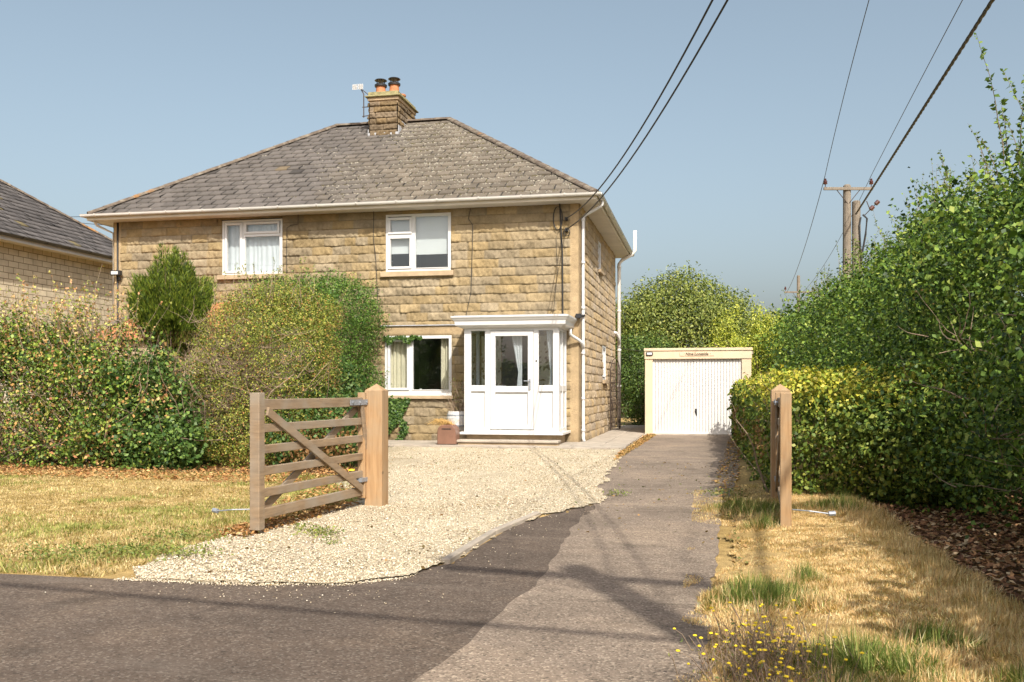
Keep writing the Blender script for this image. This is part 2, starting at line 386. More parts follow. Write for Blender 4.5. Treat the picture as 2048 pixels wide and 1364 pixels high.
tag(kb.build('kerb_edging', M['concrete'], bevel=.008), kind='structure')

# ------------------------------------------------------------------ rock faced wall
def stone_wall(name, org, du, nrm, L, z0, z1, openings=(), smooth=(), parent=None, seed=0, ch=.197, du_step=.03, amp=.034, base=(.33, .255, .15), split=0):
    """a coursed wall surface: org + a*du + h*nrm, z; each block is bulged, colour per block"""
    rg = np.random.default_rng(seed)
    fr = [0, .05, .12, .24, .38, .52, .66, .8, .9, .965]
    nc = int(math.ceil((z1-z0)/ch)); zs = []; zf = []; zc = []
    for c in range(nc):
        for f in fr:
            z = z0+(c+f)*ch
            if z < z1: zs.append(z); zf.append(f); zc.append(c)
    zs.append(z1); zf.append(0); zc.append(nc-1)
    as_ = list(np.arange(0, L, du_step)) + [L]
    for (a0, a1, b0, b1) in openings: as_ += [a0, a1]
    A = np.array(sorted(set(np.round(as_, 4))))
    Z = np.array(zs); Zo = np.array([b for o in openings for b in o[2:]])
    for b in Zo:
        i = int(np.argmin(abs(Z-b))); Z[i] = b
    ZF = np.array(zf); ZC = np.array(zc)
    AA, ZZ = np.meshgrid(A, Z); FF = np.repeat(ZF[:, None], len(A), 1); CC = np.repeat(ZC[:, None], len(A), 1)
    H = np.zeros(AA.shape); colr = np.zeros(AA.shape+(3,))
    P3 = np.stack([AA.ravel(), ZZ.ravel(), np.full(AA.size, seed*1.7)], 1)
    l1 = Lump(16, 12, seed+1); l2 = Lump(55, 12, seed+2); l3 = Lump(1.1, 8, seed+3)
    nz = l1(P3).reshape(AA.shape); nf = l2(P3).reshape(AA.shape); big = l3(P3).reshape(AA.shape)
    for c in range(nc):
        edges = [-rg.uniform(0, .4)]
        while edges[-1] < L: edges.append(edges[-1]+rg.choice([.3, .42, .45, .5, .6])+rg.uniform(-.03, .03))
        e = np.array(edges); row = (CC[:, 0] == c)
        bi = np.clip(np.searchsorted(e, A)-1, 0, len(e)-2)
        d = np.minimum(A-e[bi], e[bi+1]-A)
        edge = np.clip(d/.03, 0, 1)**.6
        bb = rg.uniform(.6, 1.25, len(e))[bi]; hue = rg.uniform(-1, 1, len(e))[bi]; br = rg.uniform(.87, 1.11, len(e))[bi]
        f = ZF[row][:, None]; ff = np.clip(f + .08*nz[row]*(f < .9) + .05*nf[row]*(f < .9), 0, 1)
        prof = np.clip(ff/.10, 0, 1)**.6*np.clip((1-ff)/.28, 0, 1)**.5
        n1 = nz[row]; n2 = nf[row]
        H[row] = edge[None]*prof*(amp*bb[None]*(.85+.45*n1)+.018*n2) + .005*n2
        cc = np.array(base)[None, None]*br[None, :, None]*(1+.10*n1+.10*big[row])[..., None]
        cc = cc*(1+np.stack([hue*.05, 0*hue, -hue*.14], -1)[None])
        jm = ((f < .03)*1.0 + (edge[None] < .3)*.6).clip(0, 1)[..., None]
        colr[row] = cc*(1-.30*jm)
    for (s0, s1, t0, t1) in smooth:
        m = (AA >= s0-1e-4) & (AA <= s1+1e-4) & (ZZ >= t0-1e-4) & (ZZ <= t1+1e-4)
        H[m] = .022 + .003*nf[m]; colr[m] = np.array((.44, .325, .19))*(1+.08*nz[m])[:, None]
    for (a0, a1, b0, b1) in openings:
        m = (AA >= a0-.012) & (AA <= a1+.012) & (ZZ >= b0-.012) & (ZZ <= b1+.012); H[m] = np.minimum(H[m], .004)
    if z0 < .1: colr *= (1-.22*np.exp(-ZZ/.22)*(1+.5*nz))[..., None]     # splash staining at the foot of the wall
    H[:, 0] = H[:, 0]*.4; H[:, -1] = .022
    org = np.array(org, float); du = np.array(du, float); nrm = np.array(nrm, float)
    V = org + AA.ravel()[:, None]*du + H.ravel()[:, None]*nrm; V[:, 2] += ZZ.ravel()
    idx = np.arange(AA.size).reshape(AA.shape)
    F = np.stack([idx[:-1, :-1], idx[:-1, 1:], idx[1:, 1:], idx[1:, :-1]], -1).reshape(-1, 4)
    ca = AA.ravel()[F].mean(1); cz = ZZ.ravel()[F].mean(1); keep = np.ones(len(F), bool)
    for (a0, a1, b0, b1) in openings: keep &= ~((ca > a0) & (ca < a1) & (cz > b0) & (cz < b1))
    return np_mesh(name, V, F[keep], colr.reshape(-1, 3), M['stone'], parent, smooth=False)

# ------------------------------------------------------------------ window builder (front wall, looking to -Y)
def window(parent, x0, x1, z0, z1, cells, sill=None, extra=None, y=0.0, mat='upvc', ax='x', depth=.07, glass='glass'):
    """cells: (x0,x1,z0,z1,opening?) glazed areas in wall coordinates"""
    def B(mb, a, b, c, d, e, f):       # along, out0,out1, z
        if ax == 'x': mb.box((a, c, e), (b, d, f))
        else: mb.box((y-d if False else -d, a, e), (-c, b, f))
    fr = MB(); T = .05
    B(fr, x0, x1, -.012, depth, z0, z0+T); B(fr, x0, x1, -.012, depth, z1-T, z1)
    B(fr, x0, x0+T, -.012, depth, z0+T, z1-T); B(fr, x1-T, x1, -.012, depth, z0+T, z1-T)
    wo = fr.build('window', M[mat], parent, bevel=.004)
    for (a, b, c, d, op) in cells:
        s = MB(); t = .055 if op else .02; o = -.03 if op else -.016
        B(s, a-t, b+t, o, depth*.9, c-t, c); B(s, a-t, b+t, o, depth*.9, d, d+t)
        B(s, a-t, a, o, depth*.9, c, d); B(s, b, b+t, o, depth*.9, c, d)
        s.build('sash' if op else 'frame', M[mat], wo, bevel=.004)
        g = MB(); B(g, a, b, .022, .028, c, d); g.build('pane', M[glass], wo)
    if sill:
        s = MB(); B(s, sill[0], sill[1], -.10, .02, sill[2], sill[3]); s.build('sill', M['sill'], wo, bevel=.008)
    r = MB()
    if ax == 'x': r.box((x0, depth+.4, z0-.3), (x1, 2.6, z1+.1))
    else: r.box((-2.2, x0, z0-.3), (-.5, x1, z1+.1))
    ro = r.build('room_lining', M['room'], wo)
    ro.data.update()
    # open the near face of the room box
    bm = bmesh.new(); bm.from_mesh(ro.data)
    nf = [f for f in bm.faces if (abs(f.calc_center_median().y-(depth+.4)) < 1e-3 if ax == 'x' else abs(f.calc_center_median().x+.5) < 1e-3)]
    bmesh.ops.delete(bm, geom=nf, context='FACES'); bm.to_mesh(ro.data); bm.free()
    return wo
def curtain(parent, x0, x1, z0, z1, y, mat, amp=.03, per=.09, name='curtain'):
    n = int((x1-x0)/.012)+2; V = []; F = []
    for i in range(n):
        x = x0+(x1-x0)*i/(n-1); d = amp*math.sin(2*math.pi*x/per+math.sin(x*13)*1.2)
        for z in (z0, z1): V.append((x, y+d, z))
    for i in range(n-1): F.append((2*i, 2*i+2, 2*i+3, 2*i+1))
    return np_mesh(name, V, F, mat=M[mat], parent=parent, smooth=True)

# ------------------------------------------------------------------ slate roof face
def slate_face(name, p0, p1, inward, ezh, pitch, Linset, parent, seed, gauge=.29, wd=.33, lichen=None, inset_both=True, cols=None, rise=None):
    """p0->p1 eave line; inward unit vector; hip clip on both ends"""
    rg = random.Random(seed); p0 = Vector(p0); p1 = Vector(p1); d = (p1-p0); L = d.length; d.normalize()
    inw = Vector(inward); th = math.tan(pitch); gh = gauge*math.cos(pitch); nC = int(Linset/gh)
    nrm = (Vector((0, 0, 1))*math.cos(pitch) - inw*math.sin(pitch)).normalized()
    V = []; F = []; C = []
    def pt(s, a, lift): return tuple(p0 + d*s + inw*a + Vector((0, 0, a*th)) + nrm*lift)
    for i in range(nC+1):
        a0 = i*gh; a1 = min((i+1)*gh+.01, Linset)
        if a0 >= Linset-.02: break
        off = (i % 2)*wd/2 + rg.uniform(-.01, .01); s = -off
        while s < L:
            e = s+wd; g = .008+rg.uniform(0, .010)
            b0, b1 = max(s+g, a0), min(e-g, L-a0); t0, t1 = max(s+g, a1), min(e-g, L-a1)
            if b1-b0 > .01:
                if t1 < t0: tm = (min(max((t0+t1)/2, a1), L-a1)); t0 = t1 = tm
                if t1 < a1: t0 = t1 = a1
                l0 = .024+rg.uniform(0, .020); tw = rg.uniform(-.004, .004); n = len(V)
                if rg.random() < .04: l0 += .012
                V += [pt(b0, a0-.0+rg.uniform(-.006, .006), l0+tw), pt(b1, a0+rg.uniform(-.006, .006), l0-tw), pt(t1, a1, .004), pt(t0, a1, .004), pt(b0, a0, -.004), pt(b1, a0, -.004)]
                F += [(n, n+1, n+2, n+3), (n+4, n+5, n+1, n)]
                m = p0 + d*((b0+b1)/2) + inw*a0
                c = cols(m.x, m.y, rg); C += [c]*6
            s = e
    return np_mesh(name, V, F, np.array(C), M['slate'], parent)
def ridge_tiles(mb, a, b, r=.10, seg=.38):
    a = Vector(a); b = Vector(b); L = (b-a).length; n = max(1, int(L/seg)); d = (b-a)/n
    dn = d.normalized(); side = dn.cross(Vector((0, 0, 1))).normalized(); up = side.cross(dn)
    for i in range(n):
        o = a+d*i; base = len(mb.v); K = 7
        for t, rr in ((0, r*1.08), (1.03, r*.96)):
            for k in range(K+1):
                an = math.pi*(k/K); mb.v.append(tuple(o+d*t + side*math.cos(an)*rr + up*(math.sin(an)*rr*.75-.02)))
        for k in range(K): A = base+k; mb.f.append((A, A+1, A+K+2, A+K+1))
        mb.f.append(tuple(base+k for k in range(K+1))[::-1])

def hip_roof(parent, x0, x1, y0, y1, ze, pitch, cols, faces, seed=0):
    """eave rectangle x0..x1,y0..y1"""
    D = (y1-y0)/2; th = math.tan(pitch); zr = ze+D*th
    a = (x0+D, (y0+y1)/2, zr); b = (x1-D, (y0+y1)/2, zr)
    base = MB(); base.v = [(x0,y0,ze),(x1,y0,ze),(x1,y1,ze),(x0,y1,ze), a, b]
    base.f = [(0,1,5,4),(1,2,5),(2,3,4,5),(3,0,4)]
    roof = base.build('roof', M['slate_base'], parent)
    if 'front' in faces: slate_face('slates', (x0,y0,ze), (x1,y0,ze), (0,1,0), 0, pitch, D, roof, seed+1, cols=cols)
    if 'right' in faces: slate_face('slates', (x1,y0,ze), (x1,y1,ze), (-1,0,0), 0, pitch, D, roof, seed+2, cols=cols)
    if 'left' in faces: slate_face('slates', (x0,y1,ze), (x0,y0,ze), (1,0,0), 0, pitch, D, roof, seed+3, cols=cols)
    if 'back' in faces: slate_face('slates', (x1,y1,ze), (x0,y1,ze), (0,-1,0), 0, pitch, D, roof, seed+4, cols=cols)
    rt = MB(); up = .03
    for e in ((x0,y0), (x1,y0), (x1,y1), (x0,y1)):
        t = a if e[0] == x0 else b
        ridge_tiles(rt, (e[0], e[1], ze+up), (t[0], t[1], t[2]+up))
    ridge_tiles(rt, (a[0], a[1], a[2]+up), (b[0], b[1], b[2]+up))
    return roof, rt, a, b
M['slate_base'] = plain('roof_felt', (.03, .027, .025), .9, .2, 5, 0)
def ridge_mat():
    m, t, N, L, B = new_mat('ridge_tile'); co = coords(N)
    n = noise(N, L, co, 6, 6, .75); r = ramp(N, [(.3, (.06, .045, .035)), (.5, (.13, .10, .075)), (.68, (.25, .22, .17))]); L.new(n.outputs[0], r.inputs[0])
    n2 = noise(N, L, co, 1.1, 5, .7); r2 = ramp(N, [(.62, (0,)*3), (.70, (.6,)*3)]); L.new(n2.outputs[0], r2.inputs[0])
    c = mixc(N, L, r2.outputs[0], r.outputs[0], (.42, .19, .04))
    L.new(c, B.inputs['Base Color']); B.inputs['Roughness'].default_value = .95; bump(N, L, n.outputs[0], .8, .02, B); return m
M['ridge'] = ridge_mat()

# ------------------------------------------------------------------ THE HOUSE
HW, HD, WH, EV = 11.49, 8.2, 5.32, .42
house = empty('semi_detached_house', (0, 0, 0))
tag(house, 'honey stone two storey semi-detached house with hipped slate roof and white porch', 'house')
op_front = [(HW-8.584, HW-7.037, 3.93, 5.235), (HW-4.471, HW-2.921, 3.90, 5.217), (HW-4.495, HW-2.905, 1.06, 2.43)]
stone_wall('front_wall', (-HW, 0, 0), (1, 0, 0), (0, -1, 0), HW, 0, WH, op_front,
           [(HW-.20, HW, 0, WH), (HW-4.50, HW-2.62, 2.45, 2.64), (0, .2, 0, WH)], house, 1)
op_side = [(3.57, 4.27, 4.30, 5.06), (4.63, 5.50, 1.46, 2.39)]
sw = stone_wall('side_wall', (0, 0, 0), (0, 1, 0), (1, 0, 0), HD, 0, WH, op_side, [(0, .12, 0, WH), (4.55, 5.6, 2.41, 2.62), (8.05, 8.2, 0, WH)], house, 2, base=(.46, .355, .23))  # sunlit look put into the colour: base lighter than the front wall's stone
stone_wall('side_wall', (-HW, HD, 0), (0, -1, 0), (-1, 0, 0), HD, 0, WH, [], [], house, 3, du_step=.12)
MB().box((-HW, HD-.02, 0), (0, HD, WH)).build('rear_wall', M['stone_smooth'], house)
# roof
lg = Lump(1.6, 10, 11); lg2 = Lump(5, 10, 12)
def slate_cols(x, y, rg):
    p = np.array([[x, y, 0]]); patch = float(lg(p)[0])*.5+float(lg2(p)[0])*.3
    t = min(1, max(0, (x+6.3+patch*1.4)/1.4))          # lichened right half
    a = np.array((.125, .110, .098))*rg.uniform(.89, 1.12); b = np.array((.150, .125, .095))*rg.uniform(.84, 1.17)
    if rg.random() < .03: a = a*.5
    c = a*(1-t)+b*t
    if rg.random() < .003: c = np.array((.17, .13, .08))
    return c
PITCH = math.atan(3.13/4.52)
roof, rt, ra, rb = hip_roof(house, -HW-EV, EV, -EV, HD+EV, 5.42, PITCH, slate_cols, ('front', 'right', 'left', 'back'), 20)
rt.build('ridge_tiles', M['ridge'], roof)
# lichen tufts on right hand slates
def moss():
    rg = np.random.default_rng(5); n = 15000; V = []; F = []; C = []
    a = rg.uniform(.1, 4.4, n); s = rg.uniform(0, 1, n); th = math.tan(PITCH)
    for i in range(n):
        x0 = -HW-EV+a[i]; x1 = EV-a[i]; x = x0+(x1-x0)*s[i]; y = -EV+a[i]
        dens = np.clip((x+6.6)/2.0 + .6*math.sin(x*2.1+y*1.7), 0.02, 1)
        if rg.random() > dens: continue
        k = rg.integers(0, 20)*.2178*1.0; 
        r = rg.uniform(.008, .024); z = 5.42+a[i]*th+.022
        n0 = len(V); cc = np.array((.29, .265, .215))*rg.uniform(.6, 1.3) if rg.random() < .7 else np.array((.10, .085, .04))
        m = 5
        V.append((x, y, z+r*.45)); C.append(cc)
        for q in range(m):
            t = 6.283*q/m+rg.uniform(0, .6); rr = r*rg.uniform(.6, 1.3)
            V.append((x+rr*1.4*math.cos(t), y+rr*math.sin(t)*.8, z+rr*math.sin(t)*.8*th-.012)); C.append(cc)
        for q in range(m): F.append((n0, n0+1+q, n0+1+(q+1) % m))
    o = np_mesh('lichen', V, F, np.array(C), M['litter'], roof); o['kind'] = 'stuff'
moss()
# eaves
so = MB()
so.box((-HW-EV, -EV, 5.30), (EV, 0.0, 5.32)); so.box((.0, 0, 5.30), (EV, HD+EV, 5.32)); so.box((-HW-EV, 0, 5.30), (-HW, HD+EV, 5.32)); so.box((-HW, HD, 5.30), (0, HD+EV, 5.32))
so.build('soffit', M['soffit'], house)
fa = MB(); z0, z1 = 5.29, 5.44; E2 = EV+.02
fa.box((-HW-E2, -E2, z0), (E2, -EV, z1)); fa.box((EV, -EV, z0), (E2, HD+EV, z1)); fa.box((-HW-E2, -EV, z0), (-HW-EV, HD+EV, z1)); fa.box((-HW-E2, HD+EV, z0), (E2, HD+E2, z1))
fa.build('fascia', M['fascia'], house, bevel=.003)
def gutter(p, q, r=.065, parent=None, brackets=.95, mat='upvc_old'):
    p = Vector(p); q = Vector(q); d = (q-p); L = d.length; d.normalize(); side = d.cross(Vector((0, 0, 1))).normalized()
    V = []; F = []; K = 10
    for rr in (r, r-.006):
        for o in (p, q):
            for k in range(K+1):
                an = math.pi+math.pi*k/K; V.append(tuple(o+side*math.cos(an)*rr+Vector((0, 0, math.sin(an)*rr))))
    W = K+1
    for k in range(K): F += [(k, k+1, W+k+1, W+k), (2*W+k, 3*W+k, 3*W+k+1, 2*W+k+1)]
    for a in (0, K): F.append((a, W+a, 3*W+a, 2*W+a))
    for b in (0, W):
        for k in range(K): F.append((b+k, b+k+1, 2*W+b+k+1, 2*W+b+k))
    g = np_mesh('gutter', V, F, mat=M[mat], parent=parent, smooth=True)
    b = MB(); s = .4
    while s < L:
        c = p+d*s; n = len(b.v); R2 = r+.008
        for o in (c-d*.018, c+d*.018):
            for k in range(K+1):
                an = math.pi+math.pi*k/K; b.v.append(tuple(o+side*math.cos(an)*R2+Vector((0, 0, math.sin(an)*R2+.003))))
        for k in range(K): b.f.append((n+k, n+k+1, n+W+k+1, n+W+k))
        s += brackets
    b.build('bracket', M[mat], g)
    return g
GO = E2+.06
gutter((-HW-GO-.05, -GO, 5.425), (GO+.05, -GO, 5.425), parent=house)
gutter((GO, -GO, 5.42), (GO, HD+GO, 5.40), parent=house, brackets=.8)
gutter((-HW-GO, -GO, 5.42), (-HW-GO, HD+GO, 5.40), parent=house)
def pipe(pts, r, name, mat, parent, collars=()):
    mb = MB()
    mb.tube(pts, r, 12)
    for c in collars: mb.tube([(c[0], c[1], c[2]-.03), (c[0], c[1], c[2]+.03)], r+.009, 12)
    return mb.build(name, M[mat], parent, smooth=True)
px = .085
pipe([(GO, .10, 5.37), (GO, .10, 5.27), (GO-.06, .10, 5.22), (px+.05, .08, 5.06), (px, .07, 5.00), (px, .07, .12), (px+.03, .05, .05)], .034, 'downpipe', 'upvc', house,
     [(px, .07, z) for z in (4.95, 4.0, 3.0, 2.0, 1.0, .3)])
sp = (.14, 8.16)
pipe([(sp[0], sp[1], .05), (sp[0], sp[1], 5.05), (sp[0]+.10, sp[1], 5.17), (sp[0]+.38, sp[1], 5.32), (sp[0]+.48, sp[1], 5.44), (sp[0]+.48, sp[1], 6.05)], .055, 'soil_pipe', 'upvc_old', house,
     [(sp[0], sp[1], z) for z in (4.95, 3.6, 2.4, 1.3)])
pipe([(.03, 7.55, 2.92), (.10, 7.6, 2.90), (.13, 8.0, 2.78), (.14, 8.1, 2.6)], .045, 'waste_pipe', 'upvc_old', house)
pipe([(-HW+.12, -.04, 5.28), (-HW+.12, -.04, 0)], .022, 'cable_run', 'cable', house)
pipe([(-HW-.35, -.35, 5.36), (-HW-.3, -.25, 5.2), (-HW-.08, .1, 5.05), (-HW-.08, .1, .05)], .034, 'downpipe', 'upvc_old', house)
# chimney
ch = empty('chimney', (0, 0, 0), parent=house)
cx0, cx1, cy0, cy1, cz0, cz1 = -6.12, -5.35, 3.36, 4.82, 7.85, 8.93
for k, (o, du, nr, L) in enumerate((((cx0, cy0, 0), (1, 0, 0), (0, -1, 0), cx1-cx0), ((cx1, cy0, 0), (0, 1, 0), (1, 0, 0), cy1-cy0), ((cx1, cy1, 0), (-1, 0, 0), (0, 1, 0), cx1-cx0), ((cx0, cy1, 0), (0, -1, 0), (-1, 0, 0), cy1-cy0))):
    stone_wall('stack', o, du, nr, L, cz0, cz1, parent=ch, seed=40+k, ch=.16, amp=.06, base=(.19, .14, .085), du_step=.02)
MB().box((cx0-.01, cy0-.01, 8.88), (cx1+.01, cy1+.01, 9.0)).box((cx0-.05, cy0-.05, 8.96), (cx1+.05, cy1+.05, 9.05)).build('corbel', M['sill'], ch, bevel=.01)
M['mossy'] = plain('mossy_concrete', (.27, .24, .12), .95, .35, 9, .7)
MB().box((cx0-.11, cy0-.11, 9.05), (cx1+.11, cy1+.11, 9.09)).box((cx0-.04, cy0-.04, 9.09), (cx1+.04, cy1+.04, 9.20)).build('cap', M['mossy'], ch, bevel=.012)
MB().box((cx0-.03, cy0-.03, 7.90), (cx1+.06, cy0-.012, 8.10)).box((cx1+.035, cy0-.03, 7.90), (cx1+.05, cy0+.28, 8.28)).box((cx1+.035, cy0+.26, 8.1), (cx1+.05, cy0+.62, 8.46)).box((cx0-.06, cy0-.16, 7.86), (cx1+.1, cy0-.02, 7.90)).box((cx0-.05, cy0-.03, 7.9), (cx0-.035, cy0+.3, 8.2)).build('flashing', M['lead'], ch, bevel=.003)
for i, (x, y, h) in enumerate(((-5.94, 3.72, .26), (-5.60, 3.85, .32), (-5.62, 4.45, .2))):
    p = MB().lathe([(.14, 0), (.135, h*.5), (.125, h), (.15, h+.01), (.15, h+.05), (.12, h+.055), (.11, h)], (x, y, 9.19)).build('chimney_pot', M['terracotta'], ch, smooth=False)
    if i < 2:
        c = MB().lathe([(.165, h+.0), (.17, h+.05), (.13, h+.075), (.10, h+.085)], (x, y, 9.19)).lathe([(.17, h+.17), (.15, h+.19), (.05, h+.215), (.01, h+.22)], (x, y, 9.19))
        for k in range(6):
            t = k*math.pi/3; c.tube([(x+.11*math.cos(t), y+.11*math.sin(t), 9.19+h+.06), (x+.12*math.cos(t), y+.12*math.sin(t), 9.19+h+.18)], .008, 5)
        c.build('cowl', M['black'], p)
# aerial
ae = empty('tv_aerial', (0, 0, 0), parent=house)
ax_, ay_ = -6.31, 3.40
MB().tube([(ax_, ay_, 8.55), (ax_, ay_, 9.18), (ax_-.10, ay_, 9.36)], .015, 8).tube([(ax_-.04, ay_-.02, 9.3), (ax_+.26, ay_-.05, 9.05)], .012, 6).tube([(ax_-.04, ay_, 8.58), (cx0, ay_, 8.60)], .012, 6).tube([(ax_-.04, ay_, 8.83), (cx0, ay_, 8.83)], .012, 6).build('mast', M['rust'], ae)
pan = MB()
for k in range(6): pan.box((ax_-.30+k*.058, ay_-.06, 9.30), (ax_-.292+k*.058, ay_-.05, 9.44))
for k in range(6): pan.box((ax_-.30, ay_-.062, 9.30+k*.027), (ax_-.002, ay_-.052, 9.308+k*.027))
pan.box((ax_-.30, ay_-.05, 9.31), (ax_-.18, ay_-.045, 9.43)).box((ax_-.12, ay_-.05, 9.31), (ax_, ay_-.045, 9.43))
pan.build('reflector', M['upvc'], ae)
# windows
w1 = window(house, -4.471, -2.921, 3.90, 5.217, [(-4.36, -3.90, 4.82, 5.09, True), (-4.36, -3.90, 4.02, 4.66, True), (-3.76, -2.99, 3.98, 5.15, False)], (-4.58, -2.85, 3.78, 3.90))
MB().box((-4.40, .12, 4.33), (-3.86, .13, 5.2)).box((-3.80, .12, 4.30), (-2.94, .13, 5.2)).build('roller_blind', M['blind'], w1)
w2 = window(house, -8.584, -7.037, 3.93, 5.235, [(-8.46, -8.12, 4.03, 5.12, True), (-7.96, -7.16, 4.95, 5.12, True), (-7.99, -7.11, 4.0, 4.83, False)], (-8.68, -6.95, 3.82, 3.93))
curtain(w2, -8.55, -7.08, 3.95, 5.2, .14, 'net', .012, .12, 'net_curtain')
w3 = window(house, -4.495, -2.905, 1.06, 2.43, [(-4.37, -3.96, 1.24, 2.30, True), (-3.82, -2.97, 1.20, 2.36, False)], (-4.55, -2.85, .985, 1.06))
curtain(w3, -4.44, -3.94, 1.1, 2.4, .16, 'curtain', .028, .10)
curtain(w3, -3.20, -2.93, 1.1, 2.4, .16, 'curtain', .028, .09)
MB().box((-4.44, .10, 1.10), (-2.95, .38, 1.14)).build('window_board', M['upvc'], w3)
MB().box((-4.44, .42, -.0), (-2.95, .44, 1.10)).build('panel', M['room'], w3)
MB().lathe([(.03, 0), (.035, .03), (.02, .07), (.03, .09)], (-3.70, .2, 1.14), 8).lathe([(.035, 0), (.03, .04), (.045, .06)], (-3.12, .2, 1.14), 8).build('ornaments', M['upvc'], w3)
MB().box((-3.86, -.004, 3.95), (-3.765, .055, 5.167)).box((-4.42, -.004, 4.70), (-3.86, .055, 4.78)).build('mullion', M['upvc'], w1)
MB().box((-8.075, -.004, 3.98), (-7.995, .055, 5.185)).box((-7.995, -.004, 4.845), (-7.09, .055, 4.90)).build('mullion', M['upvc'], w2)
MB().box((-3.915, -.004, 1.19), (-3.83, .055, 2.38)).box((-4.445, -.004, 1.11), (-2.955, .055, 1.19)).build('mullion', M['upvc'], w3)
# side windows
window(house, 3.57, 4.27, 4.30, 5.06, [(3.66, 4.18, 4.38, 4.98, False)], (3.5, 4.34, 4.22, 4.30), ax='y')
window(house, 4.63, 5.50, 1.46, 2.39, [(4.74, 5.39, 1.56, 2.30, False)], (4.55, 5.58, 1.36, 1.46), ax='y')
# pebbly lintel over ground window and lead line
MB().box((-4.60, -.06, 2.655), (-2.60, 0, 2.675)).build('flashing', M['lead'], house)
# cables on the front wall
def wcable(pts, r=.007, name='wall_cable'):
    return MB().tube([(x, y, z) for x, y, z in pts], r, 6).build(name, M['cable'], house)
wcable([(-6.62, -.05, 5.3), (-6.62, -.05, 5.08), (-6.80, -.05, 5.06), (-6.9, -.05, 5.0), (-6.91, -.05, 4.5), (-6.90, -.05, 2.5)])
wcable([(-4.75, -.05, 5.3), (-4.76, -.05, 4.7), (-4.70, -.05, 4.2), (-4.66, -.05, 3.4), (-4.62, -.05, 2.7)])
wcable([(-2.45, -.05, 5.28), (-2.50, -.05, 5.05), (-2.40, -.05, 4.9), (-2.42, -.05, 4.0), (-2.44, -.05, 3.4), (-2.55, -.05, 2.9), (-2.6, -.05, 2.75)])
wcable([(-.42, -.06, 5.3), (-.40, -.06, 4.95), (-.36, -.06, 4.2), (-.35, -.06, 2.8)], .016)
wcable([(-.50, -.06, 4.6), (-.47, -.06, 3.8), (-.55, -.06, 3.0), (-.6, -.06, 2.8)], .005)
lp = []
for k in range(17):
    t = 2*math.pi*k/16; lp.append((-.46+.10*math.cos(t), -.07, 4.98+.26*math.sin(t)))
wcable(lp, .013)
lp = [(-.26+.07*math.cos(2*math.pi*k/12), -.07, 4.66+.08*math.sin(2*math.pi*k/12)) for k in range(13)]
wcable(lp, .010)
MB().box((-.30, -.12, 4.93), (-.24, 0, 4.99)).build('cable_bracket', M['black'], house)
MB().box((-.29, -.12, 4.68), (-.23, 0, 4.76)).build('cable_bracket', M['black'], house)
# floodlight at left corner
fl = empty('floodlight', (0, 0, 0), parent=house)
MB().box((-11.45, -.22, 3.98), (-11.20, -.10, 4.10)).tube([(-11.3, -.12, 4.03), (-11.28, -.02, 4.05)], .03, 8).lathe([(.03, 0), (.04, .04), (.03, .09)], (-11.28, -.10, 3.86), 8).build('lamp_body', M['black'], fl, bevel=.01)
MB().box((-11.42, -.228, 4.0), (-11.24, -.221, 4.075)).build('lamp_glass', M['upvc'], fl)
# left-hand tiled porch canopy
lpch = empty('tiled_porch', (.82, 0, -.03), parent=house)
tl = MB(); rt_ = random.Random(3)
for i in range(10):          # rows of clay tiles on the slope facing the road, hipped at both ends
    t0, t1 = i/10, (i+1)/10; ya, yb = -1.7+1.66*t0, -1.7+1.66*t1; za, zb = 2.36+.95*t0, 2.36+.95*t1
    xa, xb = -11.98+1.16*t0, -8.2-1.0*t0; x = xa
    while x < xb:
        w_ = .165; l_ = rt_.uniform(.012, .03)
        n = len(tl.v); tl.v += [(x+.004, ya-.02, za+l_), (x+w_-.004, ya-.02, za+l_), (x+w_-.004, yb, zb), (x+.004, yb, zb), (x+.004, ya-.02, za-.01), (x+w_-.004, ya-.02, za-.01)]
        tl.f += [(n, n+1, n+2, n+3), (n+4, n+5, n+1, n)]; x += w_
    n = len(tl.v); tl.v += [(xa, ya, za-.02), (xb, ya, za-.02), (xb-.1, yb, zb-.02), (xa+.116, yb, zb-.02), (xa, -.02, za-.02), (xa+.116, -.02, zb-.02)]
    tl.f += [(n, n+1, n+2, n+3), (n, n+3, n+5, n+4)]
tl.build('roof_tiles', M['terracotta'], lpch)
hp = MB(); ridge_tiles(hp, (-12.0, -1.72, 2.42), (-10.8, -.04, 3.38), r=.085, seg=.3); hp.build('hip_tiles', M['ridge'], lpch)
MB().box((-11.8, -1.55, 0), (-8.4, -.06, 2.28)).build('porch_wall', M['sill'], lpch)

# ------------------------------------------------------------------ white porch (part of the house)
po = empty('porch', (0, 0, 0), parent=house)
X0, X1, YF = -2.31, -.27, -1.15
Z0, Z1 = .30, 2.52
mb = MB()
mb.box((X0+.03, YF+.05, 0), (X1-.03, -.04, .24)); mb.build('plinth', M['sill'], po, bevel=.01)
MB().box((X0-.06, YF-.30, .0), (X1+.02, YF+.02, .09)).build('step', M['sill'], po, bevel=.01)
MB().box((X0-.10, YF-.34, .09), (X1+.04, YF+.045, .145)).build('step_slab', M['concrete'], po, bevel=.012)
MB().box((X0-.08, YF-.08, .245), (X1+.09, 0, .30)).build('base_sill', M['upvc'], po, bevel=.008)
fr = MB(); d0, d1 = YF, YF+.07
def fbox(a, b, c, d, o=0): fr.box((a, d0-o, c), (b, d1, d))
for a, b in ((X0, X0+.15), (-1.855, -1.74), (-.80, -.70), (-.395, X1)): fbox(a, b, Z0, Z1)
for a, b in ((X0+.15, -1.855), (-.70, -.395)):
    fbox(a, b, Z0, Z0+.08); fbox(a, b, 1.16, 1.29); fbox(a, b, 2.45, Z1)
fbox(-1.74, -.80, 2.45, Z1); fbox(-1.74, -.80, Z0, Z0+.05)
